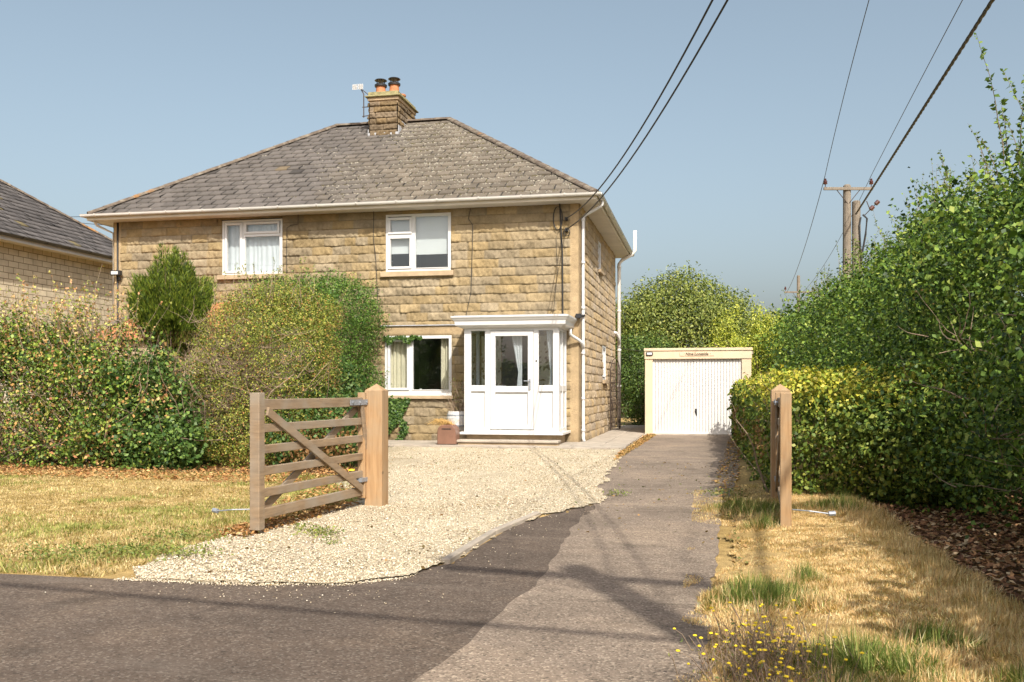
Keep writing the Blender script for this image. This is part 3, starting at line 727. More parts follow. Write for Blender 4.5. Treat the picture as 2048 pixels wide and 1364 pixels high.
# right flank
fr.box((X1-.07, YF+.07, Z0), (X1, YF+.13, Z1)); fr.box((X1-.07, -.10, Z0), (X1, -.03, Z1))
fr.box((X1-.07, -.60, Z0), (X1, -.54, Z1))
for z, zz in ((Z0, Z0+.08), (1.16, 1.29), (2.45, Z1)):
    fr.box((X1-.065, YF+.13, z), (X1-.004, -.60, zz)); fr.box((X1-.065, -.54, z), (X1-.004, -.10, zz))
# left flank
fr.box((X0, YF+.07, Z0), (X0+.07, YF+.13, Z1)); fr.box((X0, -.10, Z0), (X0+.07, -.03, Z1))
for z, zz in ((Z0, Z0+.08), (1.16, 1.29), (2.45, Z1)): fr.box((X0+.004, YF+.13, z), (X0+.065, -.10, zz))
fr.build('frame', M['upvc'], po, bevel=.005)
for a, b in (((X0+.15, YF+.038), (-1.855, YF+.055)), ((-.70, YF+.038), (-.395, YF+.055)), ((X1-.045, YF+.13), (X1-.025, -.10)), ((X0+.025, YF+.13), (X0+.045, -.10))):
    MB().box((a[0], a[1], Z0+.08), (b[0], b[1], 1.16)).build('lower_panel', M['upvc'], po)
for a, b in ((X0+.15, -1.855), (-.70, -.395)): MB().box((a, YF+.03, 1.29), (b, YF+.036, 2.45)).build('pane', M['dark_glass'], po)
MB().box((X1-.036, YF+.13, 1.29), (X1-.03, -.10, 2.45)).build('pane', M['dark_glass'], po)
MB().box((X0+.03, YF+.13, 1.29), (X0+.036, -.10, 2.45)).build('pane', M['dark_glass'], po)
# door
dm = MB(); o = .022
dm.box((-1.735, YF-o, .36), (-1.625, YF+.05, 2.44)); dm.box((-.925, YF-o, .36), (-.805, YF+.05, 2.44))
dm.box((-1.625, YF-o, .36), (-.925, YF+.05, .46)); dm.box((-1.625, YF-o, 2.33), (-.925, YF+.05, 2.44)); dm.box((-1.625, YF-o, 1.14), (-.925, YF+.05, 1.27))
dm.box((-1.625, YF+.018, .46), (-.925, YF+.04, 1.14))
dr = dm.build('door', M['upvc'], po, bevel=.005)
dgl = MB().box((-1.625, YF+.01, 1.27), (-.925, YF+.016, 2.33)).build('door_pane', M['dark_glass'], po)
MB().box((-.90, YF-.05, 1.20), (-.86, YF-.022, 1.42)).tube([(-.88, YF-.07, 1.38), (-1.0, YF-.07, 1.38)], .01, 8).tube([(-.88, YF-.04, 1.38), (-.88, YF-.07, 1.38)], .01, 8).build('door_handle', M['galv'], po)
MB().tube([(-.745, YF-.012, 1.80), (-.745, YF+.0, 1.80)], .018, 10).build('door_bell', M['black'], po)
# things seen inside: inner front door, tied back curtain
for a_, b_ in ((-2.2, -1.75), (-1.0, -.35)): MB().box((a_, -.03, .3), (b_, -.012, 2.4)).build('inner_wall', M['curtain'], po)
MB().box((-1.72, -.06, .3), (-1.02, -.03, 2.35)).build('inner_door', M['room'], po)
def tieback(x, y, s, z0=1.25, z1=2.44, wd=.30):
    V = []; F = []; nz = 16; nx = 14
    for i in range(nz):
        t = i/(nz-1); z = z0+(z1-z0)*t; k = .30+.70*abs(t-.28)**.9 if t > .28 else .30+.35*(.28-t)
        for j in range(nx):
            q = j/(nx-1); V.append((x+s*wd*k*q, y+.012*math.sin(q*20), z))
    for i in range(nz-1):
        for j in range(nx-1): a = i*nx+j; F.append((a, a+1, a+nx+1, a+nx))
    np_mesh('curtain', V, F, mat=M['blind'], parent=po, smooth=True)
tieback(-1.08, YF+.16, -1); tieback(-.43, YF+.16, -1, wd=.16)
for a_, b_ in ((-2.14, -1.5), (-.9, -.36)): MB().box((a_, YF+.15, 1.25), (b_, YF+.5, 1.29)).build('shelf', M['upvc'], po)
# roof with moulded cornice
cr = MB()
prof = [(0.03, 2.50), (.10, 2.525), (.16, 2.56), (.17, 2.64), (.19, 2.66), (.21, 2.69), (.235, 2.72), (.235, 2.75)]
n0 = len(cr.v)
for (e, z) in prof: cr.v += [(X0-e, .0, z), (X0-e, YF-e, z), (X1+e, YF-e, z), (X1+e, .0, z)]
for i in range(len(prof)-1):
    for k in range(3): a = 4*i+k; cr.f.append((a, a+1, a+5, a+4))
m = 4*(len(prof)-1); cr.f.append((m, m+1, m+2, m+3)); cr.f.append((3, 2, 1, 0)); cr.f += [(4*i, 4*i+4, 4*i+7, 4*i+3) for i in range(len(prof)-1)]
cr.build('porch_roof', M['upvc'], po)
MB().box((X0-.18, YF-.16, 2.75), (X1+.18, -.045, 2.765)).build('roof_felt', M['lead'], po)
pipe([(X1+.12, -.30, 2.52), (X1+.12, -.28, 2.40), (X1+.17, -.20, 2.36), (.02, -.10, 2.28), (px-.01, -.01, 2.22), (px, .06, 2.10)], .034, 'porch_downpipe', 'upvc', po)
MB().box((X1+.22, -.20, 2.76), (X1+.34, -.06, 2.86)).tube([(X1+.2, -.12, 2.80), (X1+.4, .02, 2.83)], .03, 8).build('drain_joint', M['black'], po, bevel=.01)

# ------------------------------------------------------------------ neighbour's house on the left
nb = empty('neighbour_house', (-16.1, 0, 0))
tag(nb, 'pale block house with dark slate hip roof standing behind the bramble hedge on the left', 'house')
def blocks_mat():
    m, t, N, L, B = new_mat('pale_blockwork'); co = coords(N)
    sep = N.new('ShaderNodeSeparateXYZ'); L.new(co, sep.inputs[0]); cm = N.new('ShaderNodeCombineXYZ'); L.new(sep.outputs[1], cm.inputs[0]); L.new(sep.outputs[2], cm.inputs[1])
    b = N.new('ShaderNodeTexBrick'); b.inputs['Scale'].default_value = 1; b.inputs['Brick Width'].default_value = .38; b.inputs['Row Height'].default_value = .17
    b.inputs['Mortar Size'].default_value = .010; b.inputs['Color1'].default_value = (.66, .56, .39, 1); b.inputs['Color2'].default_value = (.55, .46, .32, 1); b.inputs['Mortar'].default_value = (.24, .18, .11, 1)
    b.offset_frequency = 2; L.new(cm.outputs[0], b.inputs['Vector'])
    n = noise(N, L, co, 3, 5); r = ramp(N, [(.3, (.8,)*3), (.7, (1.1,)*3)]); L.new(n.outputs[0], r.inputs[0])
    c = mixc(N, L, 1.0, b.outputs[0], r.outputs[0], 'MULTIPLY'); L.new(c, B.inputs['Base Color']); B.inputs['Roughness'].default_value = .95
    inv = N.new('ShaderNodeMath'); inv.operation = 'SUBTRACT'; inv.inputs[0].default_value = 1; L.new(b.outputs['Fac'], inv.inputs[1])
    bump(N, L, inv.outputs[0], .8, .02, B); return m
M['blocks'] = blocks_mat()
MB().box((-.35, -.0, 3.1), (0, 8.2, 5.25)).build('upper_wall', M['blocks'], nb)
stone_wall('lower_wall', (.0, 0, 0), (0, 1, 0), (1, 0, 0), 8.2, 0, 3.1, parent=nb, seed=61, base=(.74, .65, .48))
MB().box((-11.5, .0, 0), (-.0, .3, 5.25)).box((-11.5, 7.9, 0), (0, 8.2, 5.25)).build('front_wall', M['blocks'], nb)
def ncols(x, y, rg): return np.array((.125, .112, .105))*rg.uniform(.75, 1.2) if rg.random() > .05 else np.array((.2, .16, .08))
nroof, nrt, _, _ = hip_roof(nb, -11.9, .42, -.42, 8.62, 5.38, PITCH, ncols, ('front', 'right'), 70)
nrt.build('ridge_tiles', M['ridge'], nroof)
MB().box((-11.9, -.42, 5.24), (.42, 0, 5.26)).box((0, 0, 5.24), (.42, 8.62, 5.26)).build('soffit', M['soffit'], nb)
MB().box((.42, -.42, 5.22), (.44, 8.62, 5.40)).box((-11.9, -.44, 5.22), (.44, -.42, 5.40)).build('fascia', M['soffit'], nb)
gutter((.50, -.5, 5.39), (.50, 8.7, 5.39), parent=nb, mat='black')

# ------------------------------------------------------------------ garage
ga = empty('garage', (1.166, 4.35, 0))
tag(ga, 'small flat roofed garage with cream surround and white ribbed up-and-over door', 'garage')
GW, GH, GD = 2.72, 2.28, 5.2
MB().box((0, 0, 0), (.20, .14, 2.02)).build('pillar', M['gpaint'], ga, bevel=.006)
MB().box((GW-.24, 0, 0), (GW, .14, 2.02)).build('pillar', M['gpaint'], ga, bevel=.006)
MB().box((-.012, -.022, 2.0), (GW+.012, .14, 2.22)).build('fascia', M['gpaint'], ga, bevel=.006)
MB().box((-.025, -.045, 2.215), (GW+.025, .14, 2.285)).build('fascia_capping', M['gpaint'], ga, bevel=.006)
MB().box((.0, .14, 0), (.10, GD, 2.12)).box((GW-.10, .14, 0), (GW, GD, 2.12)).box((.1, GD-.1, 0), (GW-.1, GD, 2.12)).build('wall', M['concrete'], ga)
MB().box((-.05, .14, 2.12), (GW+.05, GD+.05, 2.19)).build('roof', M['concrete'], ga)
gd = MB(); xx = .20; k = 0
while xx < GW-.25:
    wv = .0765; gd.box((xx, .060, .06), (xx+wv-.020, .10, 2.0)); gd.box((xx+wv-.022, .092, .06), (xx+wv, .10, 2.0)); xx += wv
gd.box((.20, .054, .04), (GW-.24, .11, .085))
gdo = gd.build('door', M['gwhite'], ga)
MB().tube([(1.33, .06, .53), (1.31, .045, .66)], .018, 8).box((1.295, .055, .56), (1.335, .085, .70)).build('handle', M['black'], gdo)
MB().box((-.06, -.10, 0), (GW+.06, .14, .035)).build('threshold', M['concrete'], ga, bevel=.006)
sg = MB().box((.90, -.034, 2.075), (1.78, -.023, 2.175)).build('name_sign', M['gpaint'], ga, bevel=.004)
fc = bpy.data.curves.new('sign_text', 'FONT'); fc.body = '· Nine Longside ·'; fc.size = .10; fc.offset = .003; fc.align_x = 'CENTER'; fc.align_y = 'CENTER'; fc.extrude = .002; fc.shear = .25
fo = bpy.data.objects.new('tmp', fc); COL.objects.link(fo); bpy.context.view_layer.update()
tm = bpy.data.meshes.new_from_object(fo.evaluated_get(bpy.context.evaluated_depsgraph_get())); bpy.data.objects.remove(fo)
tm.transform(Matrix.Rotation(R(90), 4, 'X'))
M['ink'] = plain('faded_letter_paint', (.12, .09, .06), .8, .2, 30, 0)
to = link('lettering', tm, M['ink'], sg); to.location = (1.34, -.037, 2.125)
gl = MB().box((.03, -.06, 2.09), (.21, -.022, 2.19)).build('wall_lamp', M['black'], ga, bevel=.035)
MB().box((.055, -.07, 2.11), (.185, -.058, 2.17)).build('lamp_glass', M['net'], gl, bevel=.02)
def roof_moss():
    mb = MB(); r = random.Random(4)
    for i in range(90):
        x = r.uniform(0, GW); y = r.uniform(.15, .6); s = r.uniform(.015, .04)
        mb.lathe([(s*1.3, 0), (s, s*.8), (s*.3, s*1.2)], (x, y, 2.19+.07), 6)
    mb.build('moss', M['mossy'], ga)
roof_moss()

# ------------------------------------------------------------------ iron side gate
ig = empty('iron_side_gate', (.10, 5.95, .05), R(-12))
tag(ig, 'rusty wrought iron garden gate with arched top beside the house wall', 'gate')
bars = MB(); 
for k in range(8):
    y = .02+k*.12; top = 1.66+.0*k; bars.tube([(0, y, .08), (0, y, 1.62+.32*math.sqrt(max(0, 1-((y-.44)/.46)**2)))], .009, 6)
bars.build('bars', M['rust'], ig)
fm = MB().bar((0, 0, .0), (0, 0, 1.7), .03, .03, up=(0, 1, 0)).bar((0, .88, .0), (0, .88, 1.7), .03, .03, up=(0, 1, 0))
for z in (.08, .35, .6, .85, 1.1, 1.35, 1.6): fm.bar((0, 0, z), (0, .88, z), .02, .02)
fm.tube([(0, .44-.44*math.cos(math.pi*k/14), 1.62+.42*math.sin(math.pi*k/14)) for k in range(15)], .013, 6)
fm.build('gate_frame', M['rust'], ig)
sc = MB()
for i in range(4):
    for z in (.22, .72, 1.22):
        c = (.12+i*.22, z); sc.tube([(0.012, c[0]+.05*math.cos(t*.6)*(1-t/14), c[1]+.09*math.sin(t*.6)*(1-t/14)) for t in range(12)], .006, 5)
sc.build('scrollwork', M['rust'], ig)

# ------------------------------------------------------------------ five-bar gates and posts
def gate_post(x, y, label, top=1.25, wd=.185):
    p = MB(); h = wd/2; p.box((-h, -h, -.05), (h, h, top-.06)); n = len(p.v)
    p.v += [(-h, -h, top-.06), (h, -h, top-.06), (h, h, top-.06), (-h, h, top-.06), (0, 0, top+.01)]
    p.f += [(n, n+1, n+4), (n+1, n+2, n+4), (n+2, n+3, n+4), (n+3, n, n+4)]
    o = p.build('gate_post', M['post'], bevel=.0); o.location = (x, y, 0)
    tag(o, label, 'gate post', 'chunky gate posts'); return o
gate_post(-.57, -11.27, 'square wooden gate post with pyramid top at the gravel, left of the drive')
gate_post(3.49, -10.25, 'square wooden gate post with pyramid top against the ivy hedge')
def field_gate(hinge, end, side, label):
    hx, hy = hinge; ex, ey = end; L = math.hypot(ex-hx, ey-hy); ang = math.atan2(ey-hy, ex-hx)
    g = empty('field_gate', (hx, hy, 0), ang)
    tag(g, label, 'gate', 'pair of five bar gates')
    MB().box((.0, -.04, .10), (.075, .04, 1.17)).build('hinge_stile', M['post'], g, bevel=.005)
    MB().box((L-.09, -.045, .05), (L, .045, 1.175)).build('closing_stile', M['rail'] if side < 0 else M['post'], g, bevel=.006)
    hs = [(1.03, 1.12), (.845, .915), (.67, .74), (.49, .56), (.31, .38), (.13, .215)]
    for i, (a, b) in enumerate(hs):
        MB().box((.075, -.022, a), (L-.09, .022, b)).build('rail', M['rail'], g, bevel=.004)
    s = side; gs = 1
    MB().bar((L-.14, -s*.034*gs, 1.02), (.12, -s*.034*gs, .20), .075, .022, up=(0, 0, 1)).build('brace', M['rail'], g, bevel=.003)
    MB().bar((L-.10, s*.034*gs, .16), (.10, s*.034*gs, 1.02), .075, .022, up=(0, 0, 1)).build('brace', M['rail'], g, bevel=.003)
    MB().bar((.02, -s*.034, .60), (.12, -s*.034, 1.05), .06, .02).build('brace', M['rail'], g, bevel=.003)
    hi = MB().box((-.05, -.052, 1.045), (.40, -.046, 1.10)).box((-.05, .046, 1.045), (.40, .052, 1.10)).tube([(-.06, 0, 1.03), (-.06, 0, 1.13)], .016, 8)
    for q in (.05, .2, .35): hi.tube([(q, -.06, 1.072), (q, .06, 1.072)], .012, 8)
    hi.build('hinge', M['galv'], g)
    MB().box((-.05, -.05, .27), (.16, .05, .31)).tube([(-.06, 0, .24), (-.06, 0, .33)], .016, 8).tube([(-.1, 0, .29), (.2, 0, .29)], .012, 6).build('hinge', M['galv'], g)
    MB().tube([(L-.02, s*.05, .22), (L+.04, s*.18, .22), (L+.02, s*.34, .20)], .006, 6).tube([(L+.02, s*.33, .20), (L+.01, s*.38, .205)], .02, 8).build('latch_rod', M['galv'], g)
    return g
# hinge and end points (ground coordinates)
gl_ = field_gate((-.68, -11.33), (-.87, -13.32), -1, 'open wooden five bar gate at the left of the drive, seen broadside')
gr_ = field_gate((3.47, -10.42), (3.37, -12.42), 1, 'open wooden five bar gate by the ivy hedge, seen end on')

# ------------------------------------------------------------------ plant pots
pt = empty('white_tub', (-2.56, -.42, .045)); tag(pt, 'white half barrel planter with a straggly dry shrub beside the porch', 'planter')
MB().lathe([(.20, 0), (.26, .12), (.275, .28), (.24, .42), (.22, .42), (.22, .38)], (0, 0, 0), 24).build('tub', M['whitepot'], pt)
MB().lathe([(.268, .09), (.272, .12)], (0, 0, 0), 24).lathe([(.272, .32), (.266, .35)], (0, 0, 0), 24).build('hoop', M['galv'], pt)
pt.location = (-2.62, -.42, .3)
MB().box((-.27, -.27, -.26), (.27, .27, 0)).build('stand', M['sill'], pt, bevel=.01)
bp = empty('brown_planter', (-2.58, -1.43, .05)); tag(bp, 'square brown clay planter with arched shoulders standing at the porch step', 'planter')
b = MB(); W2 = .20
b.prism([(-W2, 0), (W2, 0), (W2, .26), (W2*.93, .34), (W2*.6, .41), (-W2*.6, .41), (-W2*.93, .34), (-W2, .26)], -.16, .16)
b.build('pot', M['brownpot'], bp, bevel=.012)
MB().box((-.10, -.166, .315), (.10, -.158, .335)).build('slot', M['black'], bp)
# ------------------------------------------------------------------ FOLIAGE
def unit(v): return v/np.maximum(np.linalg.norm(v, axis=1), 1e-9)[:, None]
def leaves_np(P, Nn, size, cols, rg, aspect=.55, droop=.25, jit=.7, fold=.18):
    n = len(P); sz = size*rg.uniform(.6, 1.35, n)
    nr = unit(Nn + rg.normal(0, jit, (n, 3)) + np.array([0, 0, .25]))
    t = unit(np.cross(nr, rg.normal(size=(n, 3)))); b = np.cross(nr, t)
    t = unit(t + np.array([0, 0, -droop]))
    L = sz[:, None]; W = (sz*aspect)[:, None]
    base = P; tip = P+t*L
    mid = P+t*L*.45
    l = mid + b*W*.5 + nr*L*fold*.5; r = mid - b*W*.5 + nr*L*fold*.5
    V = np.stack([base, r, tip, l], 1).reshape(-1, 3); F = np.arange(4*n).reshape(n, 4)
    C = np.repeat(cols, 4, 0)
    return V, F, C
def pick(rg, n, palette, weights=None, jitter=.2):
    pal = np.array(palette); w_ = None if weights is None else np.array(weights)/sum(weights)
    c = pal[rg.choice(len(pal), n, p=w_)]*rg.uniform(1-jitter, 1+jitter, (n, 1)); return np.clip(c, 0, .85)
class Blobs:
    """union of ellipsoids / rounded boxes; d<0 inside, in metres approx"""
    def __init__(s, items, rough=.12, freq=3.0, seed=0):
        s.items = items; s.rough = rough; s.l = Lump(freq, 12, seed); s.l2 = Lump(freq*2.6, 14, seed+1); s.l3 = Lump(freq*6, 14, seed+2)
    def __call__(s, P):
        d = np.full(len(P), 1e9)
        for it in s.items:
            if it[0] == 'e':
                c = np.array(it[1]); r = np.array(it[2]); q = (P-c)/r; k = np.linalg.norm(q, axis=1)
                dd = (k-1)*r.min()*(.5+.5*k.clip(0, 1))
            else:
                a = np.array(it[1]); b = np.array(it[2]); rr = it[3]; c = (a+b)/2; h = (b-a)/2-rr
                q = abs(P-c)-h; dd = np.linalg.norm(np.maximum(q, 0), axis=1)+np.minimum(q.max(1), 0)-rr
            d = np.minimum(d, dd)
        return d + s.rough*s.l(P) + (.05+s.rough*.45)*s.l2(P) + (.03+s.rough*.25)*s.l3(P)
    def bbox(s):
        lo = np.full(3, 1e9); hi = -lo
        for it in s.items:
            if it[0] == 'e': a = np.array(it[1])-it[2]; b = np.array(it[1])+it[2]
            else: a, b = np.array(it[1]), np.array(it[2])
            lo = np.minimum(lo, a); hi = np.maximum(hi, b)
        return lo-.3, hi+.3
def sample_shell(f, n, shell, rg, box=None, keep=None, zmin=.02, deep=.15):
    lo, hi = box if box else f.bbox(); lo = np.array(lo, float); hi = np.array(hi, float); lo[2] = max(lo[2], zmin)
    out = []; tot = 0; tries = 0
    while tot < n and tries < 60:
        P = rg.uniform(lo, hi, (200000, 3)); d = f(P)
        m = (d < 0) & ((d > -shell) | (rg.random(len(P)) < deep*(d > -shell*3)))
        P = P[m]
        if keep is not None: P = P[keep(P)]
        out.append(P); tot += len(P); tries += 1
    P = np.concatenate(out)[:n]
    e = .05; d0 = f(P); g = np.stack([f(P+np.eye(3)[i]*e)-d0 for i in range(3)], 1)
    return P, unit(g)
def foliage(name, f, n, size, palette, weights, parent, seed, shell=.3, patch=None, mat='leaf', keep=None, box=None, aspect=.6, clump=0, jit=.7, kind=None, jitter=.22, size_f=None, deep=.15):
    rg = np.random.default_rng(seed); P, Nn = sample_shell(f, n, shell, rg, box, keep, deep=deep)
    if clump:      # gather the leaves into sprays
        k = max(1, len(P)//clump); cidx = rg.integers(0, k, len(P)); P = P[cidx]+rg.normal(0, size*1.5, P.shape); Nn = Nn[cidx]
        P[:, 2] = np.maximum(P[:, 2], .02)
    C = pick(rg, len(P), palette, weights, jitter)
    if patch:      # (palette, freq, threshold): dead or different patches
        for (pal, fq, th, sd) in patch:
            l = Lump(fq, 12, sd)(P)+rg.normal(0, .12, len(P)); m = l > th; C[m] = pick(rg, int(m.sum()), pal, None, .25)
    sz = size if size_f is None else size*size_f(P)
    V, F, C = leaves_np(P, Nn, sz, C, rg, aspect, jit=jit)
    o = np_mesh(name, V, F, C, M[mat], parent); return o
def twigs(name, starts, f, seed, parent, n, r=.012, spread=.6, mat='twig', length=(.5, 1.3), seg=5, up=.6):
    rg = random.Random(seed); mb = MB()
    for i in range(n):
        p = Vector(rg.choice(starts)) + Vector((rg.uniform(-.2, .2), rg.uniform(-.2, .2), 0)); L = rg.uniform(*length)
        d = Vector((rg.gauss(0, spread), rg.gauss(0, spread), up+rg.random()*.5)).normalized(); pts = [p]; rs = [r*rg.uniform(.6, 1.3)]
        for k in range(seg):
            d = (d+Vector((rg.gauss(0, .25), rg.gauss(0, .25), rg.gauss(.05, .2)))).normalized(); pts.append(pts[-1]+d*L/seg); rs.append(rs[0]*(1-.8*(k+1)/seg))
        mb.tube(pts, rs, 5, cap=False)
    return mb.build(name, M[mat], parent)
def sprigs(name, roots, seed, parent, leafpal, n_leaf=26, L=(.4, .9), lsize=.05, r=.006, lean=(0, 0), aspect=.6):
    """upright shoots with leaves along them, returned as two meshes: stems and leaves"""
    rg = np.random.default_rng(seed); rr = random.Random(seed); mb = MB(); P = []; Nn = []
    for p in roots:
        p = Vector(p); ln = rr.uniform(*L); d = Vector((rr.gauss(lean[0], .22), rr.gauss(lean[1], .22), 1)).normalized(); pts = [p]
        for k in range(6):
            d = (d+Vector((rr.gauss(0, .12), rr.gauss(0, .12), .03))).normalized(); pts.append(pts[-1]+d*ln/6)
        mb.tube(pts, [r*(1-.13*k) for k in range(7)], 5, cap=False)
        for q in range(n_leaf):
            t = rr.random()*6; i = min(5, int(t)); x = pts[i].lerp(pts[i+1], t-i); P.append(tuple(x)); Nn.append((rr.gauss(0, 1), rr.gauss(0, 1), .4))
    P = np.array(P); Nn = unit(np.array(Nn)); C = pick(rg, len(P), leafpal, None, .25)
    V, F, C = leaves_np(P, Nn, lsize, C, rg, aspect, droop=-.2)
    mb.build('shoots', M['twig'], parent); np_mesh(name, V, F, C, M['leaf'], parent)

G_mid = [(.10, .16, .025), (.16, .22, .035), (.06, .11, .02), (.24, .27, .05)]
G_dark = [(.03, .07, .015), (.05, .10, .02), (.075, .13, .03)]
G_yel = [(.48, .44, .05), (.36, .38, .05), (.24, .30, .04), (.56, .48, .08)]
BROWN = [(.30, .16, .06), (.22, .12, .05), (.38, .22, .09), (.26, .17, .07)]

# bramble hedge
def bramble():
    o = empty('bramble_hedge', (-8, -7, 0)); o.location = (0, 0, 0)
    tag(o, 'straggly bramble and rose hedge with orange and brown leaves at the far left', 'hedge')
    f = Blobs([('b', (-13, -7.9, -.5), (-6.3, -5.6, 1.9), .6), ('b', (-6.8, -7.9, -.5), (-5.0, -6.2, 1.38), .4), ('e', (-7.5, -6.9, 1.6), (.8, .8, .9)), ('e', (-9.2, -6.9, 1.5), (1.4, .8, .9)), ('e', (-7.1, -6.7, 1.6), (.7, .7, .8))], .36, 3.0, 31)
    vis = lambda P: (P[:, 0] > -9.3) | (np.arange(len(P)) % 4 == 0)
    foliage('foliage', f, 52000, .055, [(.11, .175, .025), (.20, .28, .04), (.035, .07, .014), (.36, .36, .08), (.48, .28, .10), (.38, .17, .08)], [4, 3.5, 4.5, 1.9, 1.3, 1.0], o, 101,
            shell=.45, patch=[([(.42, .27, .10), (.36, .18, .08), (.46, .36, .13)], 2.4, .62, 77)], keep=vis, clump=7, aspect=.75, deep=.1)
    rr = random.Random(2)
    sprigs('shoot_leaves', [(rr.uniform(-10, -6.5), rr.uniform(-7.6, -6.2), rr.uniform(1.5, 2.2)) for _ in range(260)]+[(rr.uniform(-6.9, -6.0), -7.0, rr.uniform(.7, 1.2)) for _ in range(16)], 5, o, [(.52, .27, .12), (.32, .33, .07), (.56, .38, .17), (.22, .27, .06), (.50, .44, .12)], 22, (.4, 1.15), .048)
    twigs('stems', [(x, -7.1, .05) for x in np.linspace(-10, -5, 18)], None, 8, o, 170, .011, .45, length=(1.2, 2.2), up=.9)
    twigs('arching_stems', [(x, -7.75, .3+.4*(k % 3)) for k, x in enumerate(np.linspace(-9, -4.9, 14))], None, 18, o, 90, .007, .8, length=(.6, 1.3), up=.5)
bramble()
def ivy_patch():
    o = empty('ivy_mound', (0, 0, 0)); tag(o, 'dark glossy ivy mound at the foot of the hedge, left of the round bush', 'ivy')
    f = Blobs([('e', (-5.6, -7.45, .5), (.9, .6, 1.0)), ('e', (-4.85, -7.7, .3), (.5, .35, .6))], .2, 3.4, 33)
    foliage('foliage', f, 14000, .06, G_dark+[(.16, .24, .05)], [2, 3, 3, 3], o, 103, shell=.3, mat='leafgloss', aspect=.85, clump=4, patch=[([(.22, .28, .05), (.30, .30, .07), (.34, .2, .08)], 3.0, .5, 23)])
ivy_patch()
# round bush
def round_bush():
    o = empty('round_bush', (0, 0, 0)); tag(o, 'large rounded privet bush with brown dead twigs in its face behind the left gate', 'bush')
    f = Blobs([('e', (-4.2, -6.55, 1.5), (1.22, 1.15, 1.42)), ('e', (-4.1, -6.7, .6), (1.05, 1.0, .9)), ('e', (-4.0, -6.4, 2.3), (.9, .8, .55))], .13, 3.2, 35)
    lump = Lump(1.5, 8, 9)
    foliage('foliage', f, 88000, .030, [(.21, .24, .035), (.32, .33, .055), (.10, .14, .024), (.42, .40, .09), (.42, .21, .07)], [4, 3, 4.5, 1.5, 1.5], o, 105, shell=.3,
            patch=[(BROWN+[(.24, .22, .05)], 2.1, .40, 41), ([(.40, .22, .08), (.34, .15, .05)], 4.2, .85, 42)],
            keep=lambda P: (lump(P) + .9*np.exp(-((P[:, 0]+4.2)**2/.5+(P[:, 2]-1.55)**2/.25))*(P[:, 1] < -7) < .72), clump=5, aspect=.6)
    rr = random.Random(4)
    sprigs('shoot_leaves', [(-4.1+rr.gauss(0, .5), -6.6+rr.uniform(-.5, .5), 2.55+rr.uniform(-.1, .1)) for _ in range(46)], 6, o, [(.22, .26, .05), (.34, .33, .08), (.16, .21, .04)], 34, (.35, .75), .032)
    twigs('stems', [(-4.2, -6.6, .05), (-4.0, -6.5, .1), (-4.5, -6.6, .05)], None, 9, o, 60, .02, .35, length=(1.4, 2.3), up=1.0)
    twigs('dead_twigs', [(-4.3+rr.gauss(0, .42), -7.25+rr.uniform(-.15, .3), 1.35+rr.gauss(0, .38)) for _ in range(160)], None, 10, o, 1700, .0045, 1.0, length=(.25, .6), up=.25)
round_bush()
def low_ivy():
    o = empty('ivy_bank', (0, 0, 0)); tag(o, 'low dark ivy bank seen through the bars of the left gate', 'ivy')
    f = Blobs([('e', (-3.15, -6.9, .45), (.75, .8, .85)), ('e', (-3.55, -5.6, .6), (.7, 1.2, 1.0)), ('e', (-4.1, -4.2, .7), (.6, 1.4, 1.2))], .15, 3.2, 36)
    foliage('foliage', f, 26000, .055, G_dark+[(.13, .17, .04)], [3, 3, 2, 2], o, 107, shell=.25, mat='leafgloss', aspect=.85, clump=4, patch=[(BROWN, 3.2, .9, 19)])
low_ivy()
def green_hedge():
    o = empty('boundary_hedge', (0, 0, 0)); tag(o, 'tall bright green boundary hedge running out from the house wall beside the ground floor window', 'hedge')
    f = Blobs([('b', (-6.2, -3.6, -.5), (-4.42, -.0, 3.45), .4), ('e', (-5.0, -1.3, 2.9), (.75, 1.2, .85))], .13, 3.4, 37)
    foliage('foliage', f, 60000, .042, [(.06, .13, .02), (.10, .19, .028), (.17, .27, .04), (.035, .08, .014)], [3, 4, 2.5, 2.5], o, 109, shell=.28, clump=5, keep=lambda P: P[:, 1] < -.02)
    rr = random.Random(14)
    sprigs('shoot_leaves', [(rr.uniform(-5.8, -4.6), rr.uniform(-2.8, -.3), 3.3+rr.uniform(-.1, .15)) for _ in range(40)], 16, o, [(.10, .18, .03), (.18, .25, .05)], 26, (.2, .45), .04)
green_hedge()
def wall_ivy():
    o = empty('wall_ivy', (0, 0, 0)); tag(o, 'dark ivy trailing down the wall under the ground floor window', 'ivy')
    rg = np.random.default_rng(3); n = 4200
    t = rg.random(n); x = -4.5+.62*rg.random(n); z = 1.02-1.0*rg.random(n)
    m = (x < -3.86-.0) & ((z > 1.0-.95*(1-(x+4.5)/.62)**.7) | (abs(x+4.18-.18*np.sin(z*5)) < .06)); x = x[m]; z = z[m]
    P = np.stack([x, -.05-.06*rg.random(len(x)), z], 1)
    x2 = rg.uniform(-4.5, -3.6, 500); z2 = 2.40-.08*rg.random(500)*(1+.8*np.sin(x2*14)); P = np.concatenate([P, np.stack([x2, -.06-.03*rg.random(500), z2], 1)])
    Nn = np.tile([0, -1., .1], (len(P), 1)); C = pick(rg, len(P), G_dark+[(.10, .17, .03)])
    V, F, C = leaves_np(P, Nn, .055, C, rg, .8, jit=.45); np_mesh('foliage', V, F, C, M['leafgloss'], o)
    MB().tube([(-4.47, -.04, 0), (-4.45, -.05, .6), (-4.3, -.05, 1.0), (-3.9, -.05, 1.02)], .014, 6).tube([(-4.2, -.05, 0), (-4.12, -.05, .4), (-4.25, -.05, .9)], .01, 6).build('stem', M['bark'], o)
wall_ivy()
